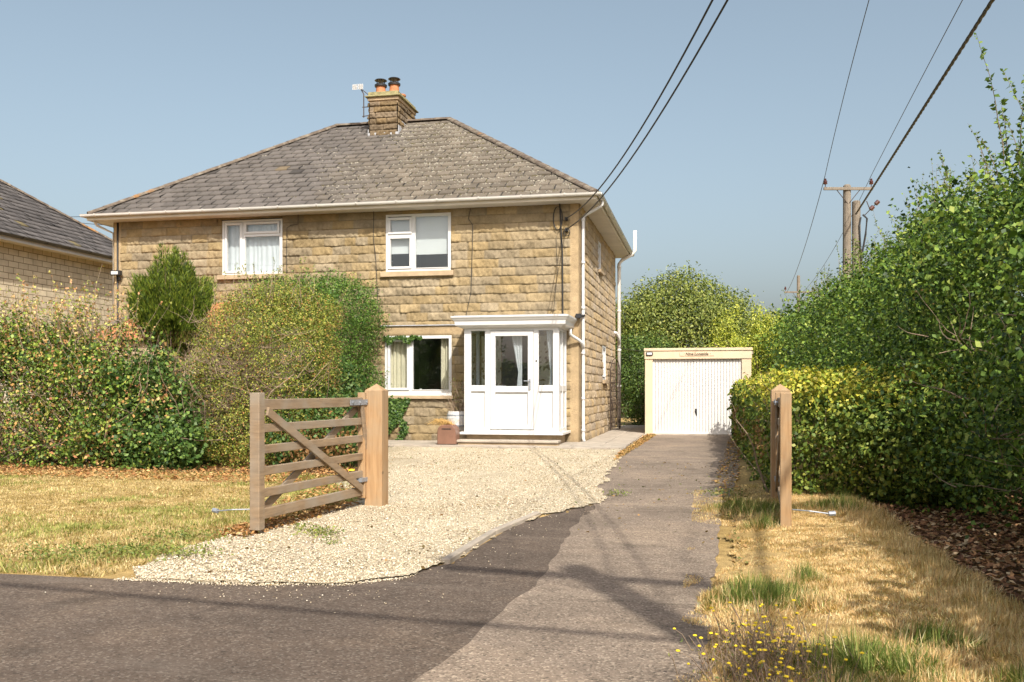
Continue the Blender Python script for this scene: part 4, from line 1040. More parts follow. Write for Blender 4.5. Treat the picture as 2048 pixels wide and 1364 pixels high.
# upright conifer
def conifer():
    o = empty('conifer_shrub', (0, 0, 0)); tag(o, 'dark green upright conifer with bare fanned stems showing below its crown', 'conifer')
    cx, cy = -6.58, -5.36; rg = np.random.default_rng(8); rr = random.Random(8); st = MB(); P = []; T = []; H = []
    for i in range(26):      # loose outer tufts break the outline
        a = rr.uniform(0, 6.283); zz = rr.uniform(1.95, 2.85); rad = (.44+.16*math.sin((zz-1.7)*1.6))*rr.uniform(.8, 1.1)
        for k in range(420):
            s = rr.random(); P.append((cx+math.cos(a)*(rad+.03*s)+rr.gauss(0, .055), cy+math.sin(a)*(rad+.03*s)+rr.gauss(0, .055), zz+.42*s)); T.append((math.cos(a)*.5, math.sin(a)*.5, 1))
    for i in range(120):
        a = rr.uniform(0, 6.283); q = math.sqrt(rr.random()); rad = .70*q; top = 3.92-.95*q**1.9-rr.uniform(0, .42)-.22*max(0, math.sin(2*a+.6))
        z0 = rr.uniform(1.55, 1.95)+.5*q*q; tz = max(top, z0+.35)
        b = Vector((cx+.07*q*math.cos(a), cy+.07*q*math.sin(a), .05)); m = Vector((cx+rad*.62*math.cos(a), cy+rad*.62*math.sin(a), z0)); t = Vector((cx+rad*1.02*math.cos(a), cy+rad*1.02*math.sin(a), tz))
        if i % 3 == 0: st.tube([b, b.lerp(m, .5)+Vector((0, 0, -.08)), m, t], [.013, .011, .007, .003], 5, cap=False)
        for k in range(400):
            s = rr.random()**.9; p = m.lerp(t, s); wv = .11*(1-.8*s)+.015; g = rr.uniform(0, 6.283); rr_ = wv*math.sqrt(rr.random())
            P.append((p.x+rr_*math.cos(g), p.y+rr_*math.sin(g), p.z-.03)); T.append((math.cos(g)*.45+math.cos(a)*.25*q, math.sin(g)*.45+math.sin(a)*.25*q, 1))
    P = np.array(P); T = unit(np.array(T)+rg.normal(0, .22, (len(P), 3))); n = len(P)
    L = rg.uniform(.04, .09, n)[:, None]; side = unit(np.cross(T, rg.normal(size=(n, 3))))*.007
    V = np.stack([P-side, P+side, P+T*L+side*.3, P+T*L-side*.3], 1).reshape(-1, 3)
    C = pick(rg, n, [(.08, .125, .014), (.14, .19, .02), (.22, .25, .03), (.04, .065, .012)], [3, 4, 2, 2.5]); lowm = P[:, 2] < 2.2
    C[lowm & (rg.random(n) < .5)] = (.17, .12, .04)
    np_mesh('crown', V, np.arange(4*n).reshape(n, 4), np.repeat(C, 4, 0), M['leaf'], o)
    st.build('trunk', M['bark'], o)
conifer()
# low ivy-clad hedge on the right
def ivy_hedge():
    o = empty('ivy_hedge', (0, 0, 0)); tag(o, 'waist high ivy hedge with yellow green top running up the right side of the drive', 'hedge')
    f = Blobs([('b', (3.40, -10.05, -.5), (5.4, 3.6, 1.36), .16), ('e', (4.9, -10.1, .7), (.9, .8, .8))], .09, 4.5, 38)
    sf = lambda P: np.clip(.8+(P[:, 1]+10)*.05, .8, 1.5)
    near = lambda P: (P[:, 1] < -8.6) | (np.random.default_rng(1).random(len(P)) < .35)
    rg = np.random.default_rng(111); P, Nn = sample_shell(f, 60000, .22, rg, None, lambda P: ((P[:, 1] < -9.3) | (P[:, 0] < 3.8) | (P[:, 2] > 1.1)) & ((P[:, 1] < -8.8) | (np.random.default_rng(2).random(len(P)) < .5)))
    C = pick(rg, len(P), [(.12, .18, .03), (.20, .25, .04), (.06, .10, .02), (.30, .32, .06)], [3, 3, 3, 1.6])
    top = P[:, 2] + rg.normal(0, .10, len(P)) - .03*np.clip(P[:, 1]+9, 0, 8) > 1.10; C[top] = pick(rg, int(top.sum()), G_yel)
    l = Lump(2.6, 10, 5)(P)+rg.normal(0, .2, len(P)) + .6*np.exp(-((P[:, 2]-.6)/.3)**2); m = (l > .85) & (P[:, 2] < 1.1); C[m] = pick(rg, int(m.sum()), BROWN+[(.3, .28, .06)])
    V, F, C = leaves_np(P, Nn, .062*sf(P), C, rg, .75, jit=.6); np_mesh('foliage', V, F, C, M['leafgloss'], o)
    rr = random.Random(20)
    sprigs('shoot_leaves', [(3.42, rr.uniform(-10, 1), rr.uniform(.9, 1.3)) for _ in range(26)]+[(rr.uniform(3.4, 4.6), rr.uniform(-10, -7), 1.27) for _ in range(20)], 21, o, G_yel, 12, (.1, .22), .05, lean=(-.5, 0))
    twigs('stems', [(x, -9.6, .02) for x in np.linspace(3.6, 5, 8)]+[(3.7, y, .02) for y in np.linspace(-9, 2, 10)], None, 22, o, 90, .014, .3, length=(.7, 1.2), up=1.2)
ivy_hedge()
# the tall mixed hedge on the right
def big_hedge():
    o = empty('tall_hedge', (0, 0, 0)); tag(o, 'tall overgrown hawthorn hedge filling the right side of the picture', 'hedge')
    items = []; rr = random.Random(30); y = -18.5
    while y < 27:
        h = np.interp(y, [-20, -13, -8, -2, 10, 27], [3.5, 3.68, 3.98, 4.1, 4.2, 4.6]); lx = rr.uniform(-.12, .12)
        items += [('e', (6.2+lx, y, h*.40), (1.55, 1.25, h*.50)), ('e', (6.85+lx, y+.5, h*.68), (1.35+rr.uniform(-.1, .15), 1.1, h*.32+rr.uniform(-.15, .15)))]
        y += 1.25
    items += [('e', (5.45, -12.9, .85), (.8, .9, .95)), ('e', (5.15, -11.4, .9), (.85, .9, 1.0)), ('e', (5.75, -14.6, 1.1), (.8, .9, 1.0)), ('e', (5.1, -10.2, .9), (.8, .8, 1.0))]
    f = Blobs(items, .42, 2.0, 39)
    pal = [(.07, .13, .02), (.125, .205, .03), (.205, .29, .045), (.028, .06, .012), (.30, .35, .07)]; wt = [4, 4, 2.8, 4, 1.2]
    pt = [([(.24, .19, .05), (.30, .17, .07)], 2.6, .95, 55)]
    lefty = lambda P: (P[:, 0] < 7.4) & (P[:, 2] > .25+.25*np.sin(P[:, 1]*3))
    foliage('foliage', f, 115000, .047, pal, wt, o, 201, shell=.4, clump=6, patch=pt, keep=lefty, box=((3.9, -16.5, .1), (7.4, -9, 5.2)), aspect=.72, deep=.12)
    foliage('foliage', f, 74000, .060, pal, wt, o, 202, shell=.4, clump=6, patch=pt, keep=lambda P: P[:, 0] < 7.4, box=((3.9, -9, .3), (7.4, 2, 5.6)), aspect=.72, deep=.12)
    foliage('foliage', f, 32000, .115, pal, wt, o, 203, shell=.45, clump=4, keep=lambda P: P[:, 0] < 7.5, box=((3.9, 2, .3), (7.6, 28, 6.6)), aspect=.72, deep=.1)
    foliage('foliage', f, 16000, .17, pal, wt, o, 204, shell=.5, keep=lambda P: P[:, 0] > 7.2, box=((7.2, -20, .1), (8.6, 28, 6.2)), aspect=.8)
    foliage('foliage', f, 9000, .12, pal, wt, o, 205, shell=.5, keep=lambda P: P[:, 1] < -16.3, box=((4, -20, .1), (7.6, -16.3, 4.6)), aspect=.8)
    rr = random.Random(31); roots = []
    for k in range(330):
        y = rr.uniform(-15, 16); roots.append((6.6+rr.gauss(0, .35), y, float(np.interp(y, [-20, -13, -8, -2, 10, 27], [3.35, 3.55, 3.85, 3.95, 4.05, 4.5]))+rr.uniform(-.3, .0)))
    sprigs('shoot_leaves', roots, 32, o, [(.14, .20, .035), (.22, .28, .05), (.08, .13, .02)], 30, (.35, .95), .05, lean=(-.1, 0))
    sprigs('shoot_leaves', [(6.25+rr.gauss(0, .25), -10.4+rr.gauss(0, .6), 3.5) for _ in range(46)], 33, o, [(.12, .19, .03), (.08, .14, .02), (.18, .25, .04)], 70, (.6, 1.5), .055)
    twigs('stems', [(6.7, y, .02) for y in np.linspace(-18, 0, 30)], None, 34, o, 60, .035, .3, mat='bark', length=(1.8, 2.7), up=1.1)
    twigs('dead_twigs', [(4.85+rr.uniform(-.1, .5), rr.uniform(-14, -10), rr.uniform(.3, 1.7)) for _ in range(40)], None, 35, o, 60, .005, 1.0, length=(.3, .7), up=.1)
big_hedge()
# trees beyond
def far_tree(name, label, c, r, n, size, pal, wt, seed, cat='tree', trunk=True, extra=(), group=None, rough=.35, shoots=0):
    o = empty(name, (0, 0, 0)); tag(o, label, cat, group)
    f = Blobs([('e', c, r)]+list(extra), rough, 1.3, seed)
    foliage('crown', f, n, size, pal, wt, o, seed, shell=.8, clump=6, aspect=.5, deep=.2)
    if trunk:
        mb = MB(); rr = random.Random(seed); base = Vector((c[0], c[1], 0)); top = Vector((c[0], c[1], c[2]+r[2]*.3))
        mb.tube([base, base.lerp(top, .4)+Vector((.1, 0, 0)), top], [.18, .13, .05], 8)
        for k in range(9):
            a = rr.uniform(0, 6.28); s = base.lerp(top, rr.uniform(.3, .8)); e = s+Vector((math.cos(a)*r[0]*.7, math.sin(a)*r[1]*.7, r[2]*.5)); mb.tube([s, s.lerp(e, .5)+Vector((0, 0, .2)), e], [.07, .045, .015], 5)
        mb.build('trunk', M['bark'], o)
    return o
far_tree('willow_tree', 'broad olive green willow tree rising behind the garage', (1.8, 19.2, 3.1), (3.1, 2.4, 3.0), 60000, .13, [(.18, .22, .045), (.25, .28, .06), (.10, .135, .028), (.33, .34, .09)], [3, 3, 3, 1.3], 301,
         extra=[('e', (.2, 18.6, 3.3), (2.0, 1.8, 2.5)), ('e', (3.2, 19.5, 2.6), (1.5, 1.6, 2.1))])
far_tree('leafy_shrub', 'dark green shrub filling the gap between house and garage', (.75, 11.2, 1.75), (1.1, 1.0, 1.65), 22000, .075, [(.08, .14, .025), (.13, .19, .035), (.05, .09, .02)], [3, 3, 3], 303, cat='shrub', rough=.2)
for i, (x, y, h, lab) in enumerate(((3.5, 12.5, 3.7, 'pale yellow green conifer behind the middle of the garage roof'), (4.6, 13.2, 3.9, 'pale yellow green conifer behind the right end of the garage roof'), (5.3, 17.5, 4.3, 'yellow green conifer peeping between garage and tall hedge'))):
    far_tree('conifer_tree', lab, (x, y, h*.5), (.85, .8, h*.55), 12000, .08, [(.38, .41, .05), (.48, .48, .07), (.23, .28, .04)], [3, 3, 2], 310+i, cat='conifer', group='yellow green conifers behind the garage', rough=.22)
far_tree('distant_tree', 'small tree peeping between the two roofs at far left', (-17.5, 27, 5.5), (1.6, 1.6, 2.6), 3500, .16, [(.12, .17, .04), (.17, .22, .05)], None, 320)
MB().box((-4, 24, 0), (7, 24.2, 1.0)).build('garden_wall', M['sill']); tag(bpy.data.objects['garden_wall'], 'low garden wall at the far end behind the side path', 'wall')
# what stands across the road behind the photographer (seen mirrored in the windows)
def back_hedge():
    o = empty('roadside_hedge', (0, 0, 0)); tag(o, 'roadside hedge across the lane, mirrored dark in the window glass', 'hedge')
    f = Blobs([('b', (-30, -33.5, -.5), (25, -31, 2.6), .8)], .35, 1.2, 90)
    foliage('foliage', f, 26000, .30, G_dark+G_mid, None, o, 400, shell=.5, keep=lambda P: P[:, 1] > -32.6)
back_hedge()
far_tree('roadside_tree', 'dark tree across the lane mirrored in the ground floor window', (-11.3, -32, 3.2), (2.3, 2.0, 2.9), 12000, .28, G_dark, None, 401, group=None)

# ------------------------------------------------------------------ utility poles and wires
def pole(name, x, y, h, label, armw=1.75, r=.14, second=False, arm_z=.12, az=0, group='wooden utility poles', at=.10):
    o = empty(name, (x, y, 0), az); tag(o, label, 'utility pole', group)
    MB().tube([(0, 0, -.1), (0, 0, h*.5), (0, 0, h-.05), (0, 0, h)], [r, r*.85, r*.72, r*.5], 12).build('pole', M['pole'], o, smooth=False)
    MB().box((-armw/2, -.10-at*.7, h-arm_z-at), (armw/2, -.10, h-arm_z)).build('crossarm', M['pole'], o, bevel=.006)
    MB().tube([(-.42, -.13, h-arm_z-.08), (0, -.12, h-arm_z-.6)], .014, 6).tube([(.42, -.13, h-arm_z-.08), (0, -.12, h-arm_z-.6)], .014, 6).build('brace', M['rust'], o)
    for sx in (-1, 1):
        MB().lathe([(.015, 0), (.015, .10), (.07, .11), (.075, .15), (.045, .17), (.07, .18), (.07, .22), (.03, .26), (.045, .29), (.02, .31)], (sx*(armw/2-.06), -.13, h-arm_z), 10).build('insulator', M['insul'], o)
    if second:
        MB().tube([(.34, -.05, -.1), (.31, -.05, h-.62), (.31, -.05, h-.58)], [r*.95, r*.78, r*.5], 12).build('strut_pole', M['pole'], o)
        MB().tube([(.5, -.18, h-1.1), (.62, -.25, h-1.25), (.56, -.28, h-1.8), (.44, -.22, h-2.6), (.44, -.2, h-3.8)], .035, 8).tube([(.42, -.2, h-1.2), (.36, -.22, h-1.5), (.42, -.22, h-2.6)], .03, 8).build('cable_loop', M['cable'], o)
        MB().tube([(.55, -.1, h-1.15), (1.0, -.3, h-.65)], .015, 6).tube([(.66, -.1, h-.6), (.78, -.1, h-.9)], .015, 6).build('bracket', M['rust'], o)
        for q in (.55, .9):
            c = Vector((.55, -.1, h-1.15)).lerp(Vector((1.0, -.3, h-.65)), q); MB().tube([c-Vector((.05, .02, .05)), c+Vector((.05, -.02, .05))], .075, 8).build('insulator', M['insul'], o)
    return o
def wl(px_, py_, Y):     # point at depth Y (metres in front of the camera)
    x = (px_-1024)/1852*Y; z = 1.2+(779-py_)*Y/1852; c, s = math.cos(R(11.8)), math.sin(R(11.8))
    return Vector((cam.location.x+x*c-Y*s, cam.location.y+x*s+Y*c, z))
pp = wl(1694, 779, 33.0); PH = 8.5
pole('utility_pole', pp.x, pp.y, PH, 'weathered wooden utility pole with strut and brown insulators above the tall hedge', second=True, az=R(11.8), r=.185)
fp = wl(1597, 779, 60.0)
pole('utility_pole', fp.x, fp.y, 8.6, 'small distant utility pole just above the hedge top near the trees', armw=1.9, arm_z=1.05, az=R(11.8))
# pole behind the photographer that throws its shadow on the drive
sx_, sy_ = sd.x/sd.z, sd.y/sd.z
tip = (1.85, -14.08); NH = 8.9
npx, npy = tip[0]+sx_*NH, tip[1]+sy_*NH
npo = pole('utility_pole', npx, npy, NH, 'utility pole beside the lane whose shadow falls across the drive', armw=1.85, az=R(-8.1), r=.16, group=None, at=.13)
MB().tube([(.25+.22*math.cos(t*.4), -.2, NH-2.3+.22*math.sin(t*.4)) for t in range(34)], .028, 6).tube([(.1, -.2, NH-1.6), (.5, -.25, NH-2.6), (.3, -.2, NH-3.4)], .05, 6).build('cable_coil', M['cable'], npo)
MB().box((.05, -.5, NH-3.3), (.45, -.15, NH-2.5)).box((-.5, -.4, NH-3.6), (-.1, -.1, NH-3.0)).build('switch_box', M['galv'], npo, bevel=.02)
ivf = Blobs([('e', (0, 0, NH-4.9), (.62, .55, 2.4)), ('e', (0, 0, 1.2), (.4, .4, 1.6))], .15, 3, 66)
foliage('ivy', ivf, 9000, .11, G_dark, None, npo, 409, shell=.25)
def wire(name, a, b, sag, r, label, cat='cable', n=28, group=None, twist=False):
    a = Vector(a); b = Vector(b); pts = [a.lerp(b, k/n)-Vector((0, 0, sag*4*(k/n)*(1-k/n))) for k in range(n+1)]
    mb = MB()
    if twist:
        N2 = n*24; d = (b-a).normalized(); s1 = d.cross(Vector((0, 0, 1))).normalized(); s2 = s1.cross(d)
        for ph in (0, 2.09, 4.19):
            q = []
            for k in range(N2+1):
                t = k/N2; p = a.lerp(b, t)-Vector((0, 0, sag*4*t*(1-t))); an = t*(b-a).length*7+ph; q.append(p+s1*math.cos(an)*r*.4+s2*math.sin(an)*r*.4)
            mb.tube(q, r*.6, 5)
    else: mb.tube(pts, r, 6)
    o = mb.build(name, M['cable']); tag(o, label, cat, group); return o
ntop = Vector((npx, npy, NH))
def thru(a, mid, tt):      # parabola end point so that the wire passes near mid at parameter tt
    return Vector(a)+(Vector(mid)-Vector(a))/tt
# every wire runs on to the pole by the lane behind the photographer
CR, SR = math.cos(R(11.8)), math.sin(R(11.8))
def cam_xy(p):
    dx, dy = p.x-cam.location.x, p.y-cam.location.y; return dx*CR+dy*SR, -dx*SR+dy*CR
def to_pole(name, a, px0, end, r, label, group=None, twist=False, cat='cable'):
    """span from a to the near pole; the sag makes it leave the picture where the photograph has it"""
    a = Vector(a); end = Vector(end); ax1, ay1 = cam_xy(a); bx1, by1 = cam_xy(end); k = (px0-1024)/1852
    t = (ax1-k*ay1)/((ax1-bx1)-k*(ay1-by1)); Y = ay1+(by1-ay1)*t; zr = 1.2+779/1852*Y; zl = a.z+(end.z-a.z)*t
    return wire(name, a, end, (zl-zr)/(4*t*(1-t)), r, label, cat, group=group, twist=twist, n=40)
h1 = Vector((-.27, -.12, 4.96)); h2 = Vector((-.26, -.12, 4.72))
to_pole('service_cable', h1, 1425, (npx-.1, npy, NH-1.1), .012, 'upper of the two black cables from the house corner, ending at the higher wall bracket', 'service cables to the house corner')
to_pole('service_cable', h2, 1455, (npx+.1, npy, NH-1.3), .012, 'lower of the two black cables from the house corner, right of its twin', 'service cables to the house corner')
a1 = wl(1650, 352, 33.0); a2 = wl(1743, 350, 33.0); a3 = wl(1712, 428, 32.7)
to_pole('power_line', a1, 1738, (npx-.8, npy-.1, NH+.2), .010, 'thin wire from the left insulator of the near hedge-top pole up out of the picture')
to_pole('power_line', a2, 1925, (npx+.8, npy+.1, NH+.2), .010, 'thin wire from the right insulator of the near hedge-top pole up out of the picture')
to_pole('power_line', a3, 1985, (npx+.15, npy, NH-2.1), .034, 'thick twisted black cable running up to the right from the utility pole', twist=True)
wire('power_line', (npx-.1, npy, NH-1.9), (npx-.1-30*(.94*CR+.35*SR), npy+30*(-.94*SR+.35*CR), NH-1.6), .5, .03, 'cable along the lane whose shadow crosses the road')
b1 = wl(1572, 587, 60.0)
wire('power_line', a1, b1, .5, .012, 'thin wire sagging from the left insulator down to the distant pole')
b2 = wl(1604, 585, 60.0)
wire('power_line', a2, b2, .5, .010, 'faint wire between the right insulator and the distant pole, half hidden by the hedge')
wire('garage_cable', (.14, 8.0, 2.85) if False else wl(1232, 693, 28.6), (1.19, 4.34, 2.20), .02, .010, 'thin cable strung between house wall and garage corner')
wire('telephone_wire', wl(100, 427, 60), (-HW-.3, -.2, 5.45), .1, .010, 'upper thin wire reaching the left end of the house gutter')
wire('telephone_wire', wl(100, 432, 60), (-HW-.3, .3, 5.3), .1, .010, 'lower thin wire reaching the left end of the house eaves')

# ------------------------------------------------------------------ grass, litter, pebbles
def blades(name, P, h, cols, rg, wd=.004, lean=.5, label=None, cat=None, mat='blade'):
    n = len(P); a = 5.5*Lump(14, 12, 71)(P)+2*Lump(4, 8, 72)(P)+rg.normal(0, .9, n); hh = h*rg.uniform(.5, 1.4, n)*(1+.6*Lump(22, 12, 73)(P)).clip(.25, 2); ln = np.abs(rg.normal(0, lean, n))
    d = np.stack([np.cos(a)*ln, np.sin(a)*ln, np.ones(n)], 1); d = unit(d)*hh[:, None]
    s = np.stack([-np.sin(a+rg.normal(0, .8, n)), np.cos(a), np.zeros(n)], 1)*(wd*rg.uniform(.7, 1.4, n))[:, None]
    V = np.stack([P-s, P+s, P+d], 1).reshape(-1, 3)
    o = np_mesh(name, V, np.arange(3*n).reshape(n, 3), np.repeat(cols, 3, 0), M[mat])
    tag(o, label, cat, kind='stuff'); return o
def lawn():
    rg = np.random.default_rng(500)
    poly = jag([(-12, -15.12), (-1.05, -15.05), (-1.02, -14.75), (-1.12, -14.0), (-1.08, -13.1), (-.88, -11.0), (-1.6, -9.4), (-2.2, -8.0), (-12.5, -8.1)], .07, .2, 12)
    n = 330000; xy = np.stack([rg.uniform(-10.5, -.8, n), rg.uniform(-15.3, -7.7, n)], 1)
    den = np.clip(1.25-(xy[:, 1]+15)/9, .45, 1); vis = (xy[:, 0] > -4.6-(xy[:, 1]+15.3)*.72)
    m = in_poly(xy, poly) & (rg.random(n) < den) & vis; xy = xy[m]; P = np.column_stack([xy, np.full(len(xy), .002)])
    g = Lump(1.3, 12, 60)(P*[1, 1.2, 1])*.6+Lump(5, 12, 61)(P)*.55+rg.normal(0, .25, len(P)) + .25*(P[:, 1] < -14.2)
    C = pick(rg, len(P), [(.56, .42, .19), (.46, .33, .14), (.66, .53, .29), (.30, .21, .09)], None, .3)
    bm_ = Lump(2.3, 10, 88)(P)+rg.normal(0, .2, len(P)) > .75; C[bm_] = pick(rg, int(bm_.sum()), [(.40, .25, .10), (.50, .33, .15)])
    gm = g > .33; C[gm] = pick(rg, int(gm.sum()), [(.26, .28, .07), (.34, .33, .09), (.18, .22, .055), (.42, .38, .13)])
    edge = np.exp(-((P[:, 0]+1.4)**2/.35)); h = .020*(1+.3*Lump(3, 8, 62)(P)+1.2*np.clip(g, 0, 1.2)+1.3*edge*(P[:, 1] < -11.3))
    blades('lawn_grass', P, h, C, rg, .0040, 1.5, 'sun bleached golden grass of the verge left of the gravel', 'grass')
lawn()
def verge_grass():
    rg = np.random.default_rng(510); n = 250000
    xy = np.stack([rg.uniform(2.6, 4.4, n), rg.uniform(-17.2, -8.6, n)], 1); P = np.column_stack([xy, np.zeros(n)]); vh = verge_h(P)
    e = Lump(5, 8, 3)(P)*.1; m = (vh > .008+e*.15) & (rg.random(n) < np.clip(1.3-(P[:, 1]+17)/9, .4, 1)); P = P[m]; P[:, 2] = verge_h(P)-.004
    g = Lump(2.2, 10, 66)(P)*.7+Lump(6, 10, 67)(P)*.5+rg.normal(0, .2, len(P))
    tuft = np.zeros(len(P))
    for (x, y, r_) in ((3.02, -15.05, .34), (3.35, -16.35, .36), (3.3, -14.6, .12), (3.25, -11.3, .35), (4.0, -16.6, .3), (3.0, -10.9, .3), (3.95, -11.0, .35), (3.2, -12.3, .2), (3.7, -15.9, .2)): tuft = np.maximum(tuft, np.exp(-((P[:, 0]-x)**2+(P[:, 1]-y)**2)/r_**2))
    C = pick(rg, len(P), [(.78, .53, .27), (.68, .44, .20), (.84, .64, .37), (.48, .31, .15)], None, .22)
    bm_ = Lump(4, 10, 89)(P)+rg.normal(0, .25, len(P)) > .95; C[bm_] = pick(rg, int(bm_.sum()), [(.40, .25, .12), (.50, .33, .17), (.30, .2, .1)])
    gm = (tuft+rg.normal(0, .22, len(P)) > .62) | (g > 1.15); C[gm] = pick(rg, int(gm.sum()), [(.17, .23, .05), (.11, .16, .035), (.26, .30, .08), (.36, .32, .10)])
    h = .020+.10*np.clip(tuft, 0, 1)**1.5+.05*(np.clip((P[:, 0]-3.85)/.3, 0, 1))
    blades('verge_grass', P, h, C, rg, .0034, 1.3, 'straw coloured dry grass with green tufts beside the drive on the right', 'grass')
verge_grass()
def litter(name, polys, n, pal, size, seed, label, z=.012):
    rg = np.random.default_rng(seed); Ps = []
    for poly, k in polys:
        a = np.array(poly); lo = a.min(0); hi = a.max(0); xy = rg.uniform(lo, hi, (k, 2)); xy = xy[in_poly(xy, poly)]; Ps.append(xy)
    xy = np.concatenate(Ps); P = np.column_stack([xy, z+rg.random(len(xy))**2*.03]); Nn = np.tile([0, 0, 1.], (len(P), 1))
    C = pick(rg, len(P), pal, None, .3); V, F, C = leaves_np(P, Nn, size, C, rg, .6, droop=0, jit=.45); V[:, 2] = np.maximum(V[:, 2], .008)
    tag(np_mesh(name, V, F, C, M['litter']), label, 'leaf litter', kind='stuff')
litter('leaf_litter', [([(4.15, -17.5), (7, -17.5), (7, -9), (4.1, -10)], 30000)], 0, [(.38, .19, .10), (.50, .28, .14), (.26, .13, .07), (.62, .44, .26), (.16, .08, .05)], .05, 600, 'reddish brown fallen leaves under the tall hedge')
litter('leaf_litter', [([(-10, -8.9), (-1.3, -9.6), (-1.0, -11.6), (-1.6, -11.6), (-2.4, -7.0), (-10, -7.5)], 22000), ([(-1.15, -11.0), (-.75, -11.2), (-.85, -13.5), (-1.25, -13.4)], 2500)], 0, [(.45, .24, .09), (.36, .17, .07), (.50, .32, .14), (.24, .12, .05)], .045, 601, 'orange brown fallen leaves along the foot of the left hedge and gate')
litter('leaf_litter', [([(1.16, -3.2), (1.22, 4.2), (1.45, 4.2), (1.42, 2), (1.25, -5.0)], 6000), ([(2.9, -12), (3.15, -8), (3.6, 3), (3.3, 3), (2.85, -8)], 3000)], 0, [(.48, .30, .12), (.38, .20, .08), (.30, .22, .08)], .045, 602, 'dry leaf debris between paving path and driveway')
litter('leaf_litter', [(GP, 900), ([(1.3, -13), (2.8, -13), (3.2, -5), (1.5, -5)], 260), ([(2.8, -17), (4.2, -17), (4.2, -9), (3.0, -9)], 2600)], 0, [(.20, .14, .06), (.16, .12, .05), (.30, .18, .08), (.12, .14, .04)], .034, 603, 'scattered dry leaves lying on the gravel, drive and right verge', z=.03)
def weeds():
    o = empty('gravel_weeds', (0, 0, 0)); tag(o, 'small green weeds sprouting in the gravel near the left gate', 'weeds', kind='stuff')
    rg = np.random.default_rng(77); P = []
    for (x, y, r_, k) in ((-.35, -13.2, .09, 260), (-.6, -13.0, .06, 90), (-.1, -13.6, .05, 70), (-.9, -14.3, .10, 200), (1.75, -9.9, .07, 120), (2.9, -9.6, .14, 260), (-1.25, -14.3, .22, 900), (-1.35, -13.6, .2, 700), (-1.7, -14.5, .25, 700)):
        q = rg.normal(0, r_, (k, 2)); P.append(np.column_stack([q[:, 0]+x, q[:, 1]*.7+y, .02+rg.random(k)*.06]))
    P = np.concatenate(P); C = pick(rg, len(P), [(.12, .17, .04), (.20, .24, .05), (.26, .25, .07)]); V, F, C = leaves_np(P, unit(rg.normal(size=P.shape)+[0, 0, 1]), .026, C, rg, .5)
    np_mesh('foliage', V, F, C, M['leaf'], o)
weeds()
def stones():
    rg = np.random.default_rng(700); n = 60000
    xy = np.stack([rg.uniform(-3, 1.8, n), -15.2+13*rg.random(n)**1.6], 1); m = in_poly(xy, GP); xy = xy[m]
    k = 800; sx = rg.uniform(-.8, 2.2, k); sy = rg.uniform(-15.9, -9.5, k); ex = np.column_stack([sx, sy])
    near = np.zeros(k, bool)
    for q in range(0, len(GP)): near |= (np.hypot(sx-GP[q][0], sy-GP[q][1]) < .28*rg.random(k)**.6*1.6)
    ex = ex[near & ~in_poly(ex, GP) & (ex[:, 0] > -.7)]
    ex2 = np.column_stack([rg.normal(.3, .55, 90), rg.normal(-15.28, .16, 90)]); ex3 = np.column_stack([rg.uniform(1.2, 2.7, 160), rg.uniform(-12, -3, 160)])
    ex4 = np.column_stack([rg.uniform(-.9, .9, 1500), np.zeros(1500)]); ex4[:, 1] = np.interp(ex4[:, 0], [-1, .0, .58, .88, 1], [-15.07, -15.05, -14.92, -14.65, -14.1])+rg.normal(0, .03, 1500); flat = np.concatenate([ex, ex2, ex3, ex4]); P = np.column_stack([np.concatenate([xy, flat]), np.concatenate([np.full(len(xy), .020), np.full(len(flat), .010)])])
    n = len(P); s = rg.uniform(.004, .0105, n)*np.where(np.arange(n) >= len(xy), .6, 1); base = np.array([(1, 0, 0), (0, 1, 0), (-1, 0, 0), (0, -1, 0), (0, 0, .75), (0, 0, -.6)], float)
    V = base[None]*s[:, None, None]*rg.uniform(.6, 1.4, (n, 6, 1)); a = rg.uniform(0, 6.28, n); c, si = np.cos(a), np.sin(a)
    V = np.stack([V[..., 0]*c[:, None]-V[..., 1]*si[:, None], V[..., 0]*si[:, None]+V[..., 1]*c[:, None], V[..., 2]], -1)+P[:, None]
    f0 = np.array([(0, 1, 4), (1, 2, 4), (2, 3, 4), (3, 0, 4), (1, 0, 5), (2, 1, 5), (3, 2, 5), (0, 3, 5)]); F = (f0[None]+6*np.arange(n)[:, None, None]).reshape(-1, 3)
    C = pick(rg, n, [(.60, .51, .37), (.67, .58, .44), (.50, .41, .28), (.73, .67, .55), (.20, .15, .10)], [4, 3.5, 3.5, 1.5, 1], .12)
    tag(np_mesh('loose_stones', V.reshape(-1, 3), F, np.repeat(C, 6, 0), M['pebble']), 'loose cream gravel stones over the forecourt and road edge', 'gravel', kind='stuff')
stones()
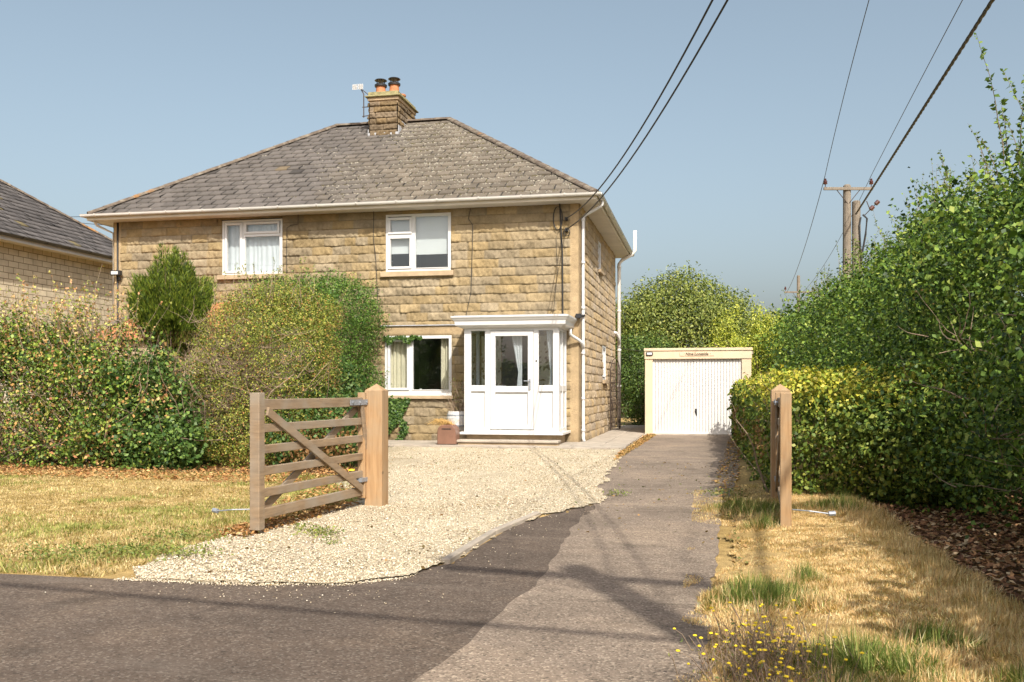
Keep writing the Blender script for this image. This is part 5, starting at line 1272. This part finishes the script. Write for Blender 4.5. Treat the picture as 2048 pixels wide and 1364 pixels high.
# potted plants' leaves
def pot_plants():
    rg = np.random.default_rng(9)
    twigs('stems', [(0, 0, .40)], None, 12, pt, 40, .006, .45, length=(.4, .95), up=1.0, mat='twig')
    P = np.column_stack([rg.normal(0, .13, 420), rg.normal(0, .12, 420), .45+rg.random(420)*.75]); C = pick(rg, 420, [(.22, .22, .05), (.30, .17, .08), (.14, .15, .04), (.26, .14, .08)])
    V, F, C = leaves_np(P, unit(rg.normal(size=(420, 3))), .035, C, rg, .5); np_mesh('foliage', V, F, C, M['leaf'], pt)
    n = 700; a = rg.normal(math.pi, .9, n); mb = MB(); rr = random.Random(9)
    for i in range(110):
        t = rr.gauss(math.pi*.95, .8); L = rr.uniform(.2, .48); p = Vector((rr.uniform(-.12, .12), 0, .40)); q = p+Vector((math.cos(t)*L*.5, math.sin(t)*.15, L*.3)); e = p+Vector((math.cos(t)*L, math.sin(t)*.25, L*.15-.05)); mb.tube([p, q, e], [.004, .003, .001], 4, cap=False)
    mb.build('dry_grass', M['drygrass'], bp)
pot_plants()
# yellow flowers
def flowers():
    o = empty('yellow_flower_clump', (0, 0, 0)); tag(o, 'sprawling clump of small yellow wild flowers at the drive edge in the foreground', 'flowers')
    rr = random.Random(40); rg = np.random.default_rng(40); st = MB(); fl_ = MB(); P = []
    for i in range(330):
        bx, by = rr.gauss(2.98, .13), rr.gauss(-16.35, .26); h = rr.uniform(.08, .22)
        d = Vector((rr.gauss(-.15, .5), rr.gauss(0, .5), 1)).normalized()*h; p = Vector((bx, by, .03)); e = p+d; m_ = p.lerp(e, .5)+Vector((0, 0, .02))
        st.tube([p, m_, e], [.0022, .0017, .001], 4, cap=False)
        if i < 130:
            r = rr.uniform(.006, .0115); fl_.lathe([(.002, -.004), (r, 0), (r*.9, .003), (r*.4, .005)], tuple(e), 8)
        for q in range(5): x = p.lerp(e, rr.random()); P.append(tuple(x))
    st.build('stems', M['twig'], o); fl_.build('blossom', M['petal'], o)
    P = np.array(P); C = pick(rg, len(P), [(.20, .20, .06), (.30, .22, .10), (.25, .14, .08), (.12, .16, .04)]); V, F, C = leaves_np(P, unit(rg.normal(size=P.shape)), .018, C, rg, .35); np_mesh('foliage', V, F, C, M['leaf'], o)
    k = empty('dandelion', (0, 0, 0)); tag(k, 'little yellow flowering weed on the gravel edge behind the left gate', 'weed')
    m_ = MB()
    for (x, y, z) in ((-1.9, -8.6, .12), (-1.7, -8.9, .1), (-1.75, -8.5, .5)): m_.lathe([(.01, -.01), (.045, 0), (.04, .015), (.01, .02)], (x, y, z), 9)
    m_.build('blossom', M['petal'], k)
    s_ = MB().tube([(-1.9, -8.6, 0), (-1.9, -8.6, .11)], .004, 4).tube([(-1.7, -8.9, 0), (-1.7, -8.9, .09)], .004, 4).tube([(-1.72, -8.5, 0), (-1.75, -8.5, .49)], .005, 4).build('stems', M['twig'], k)
flowers()
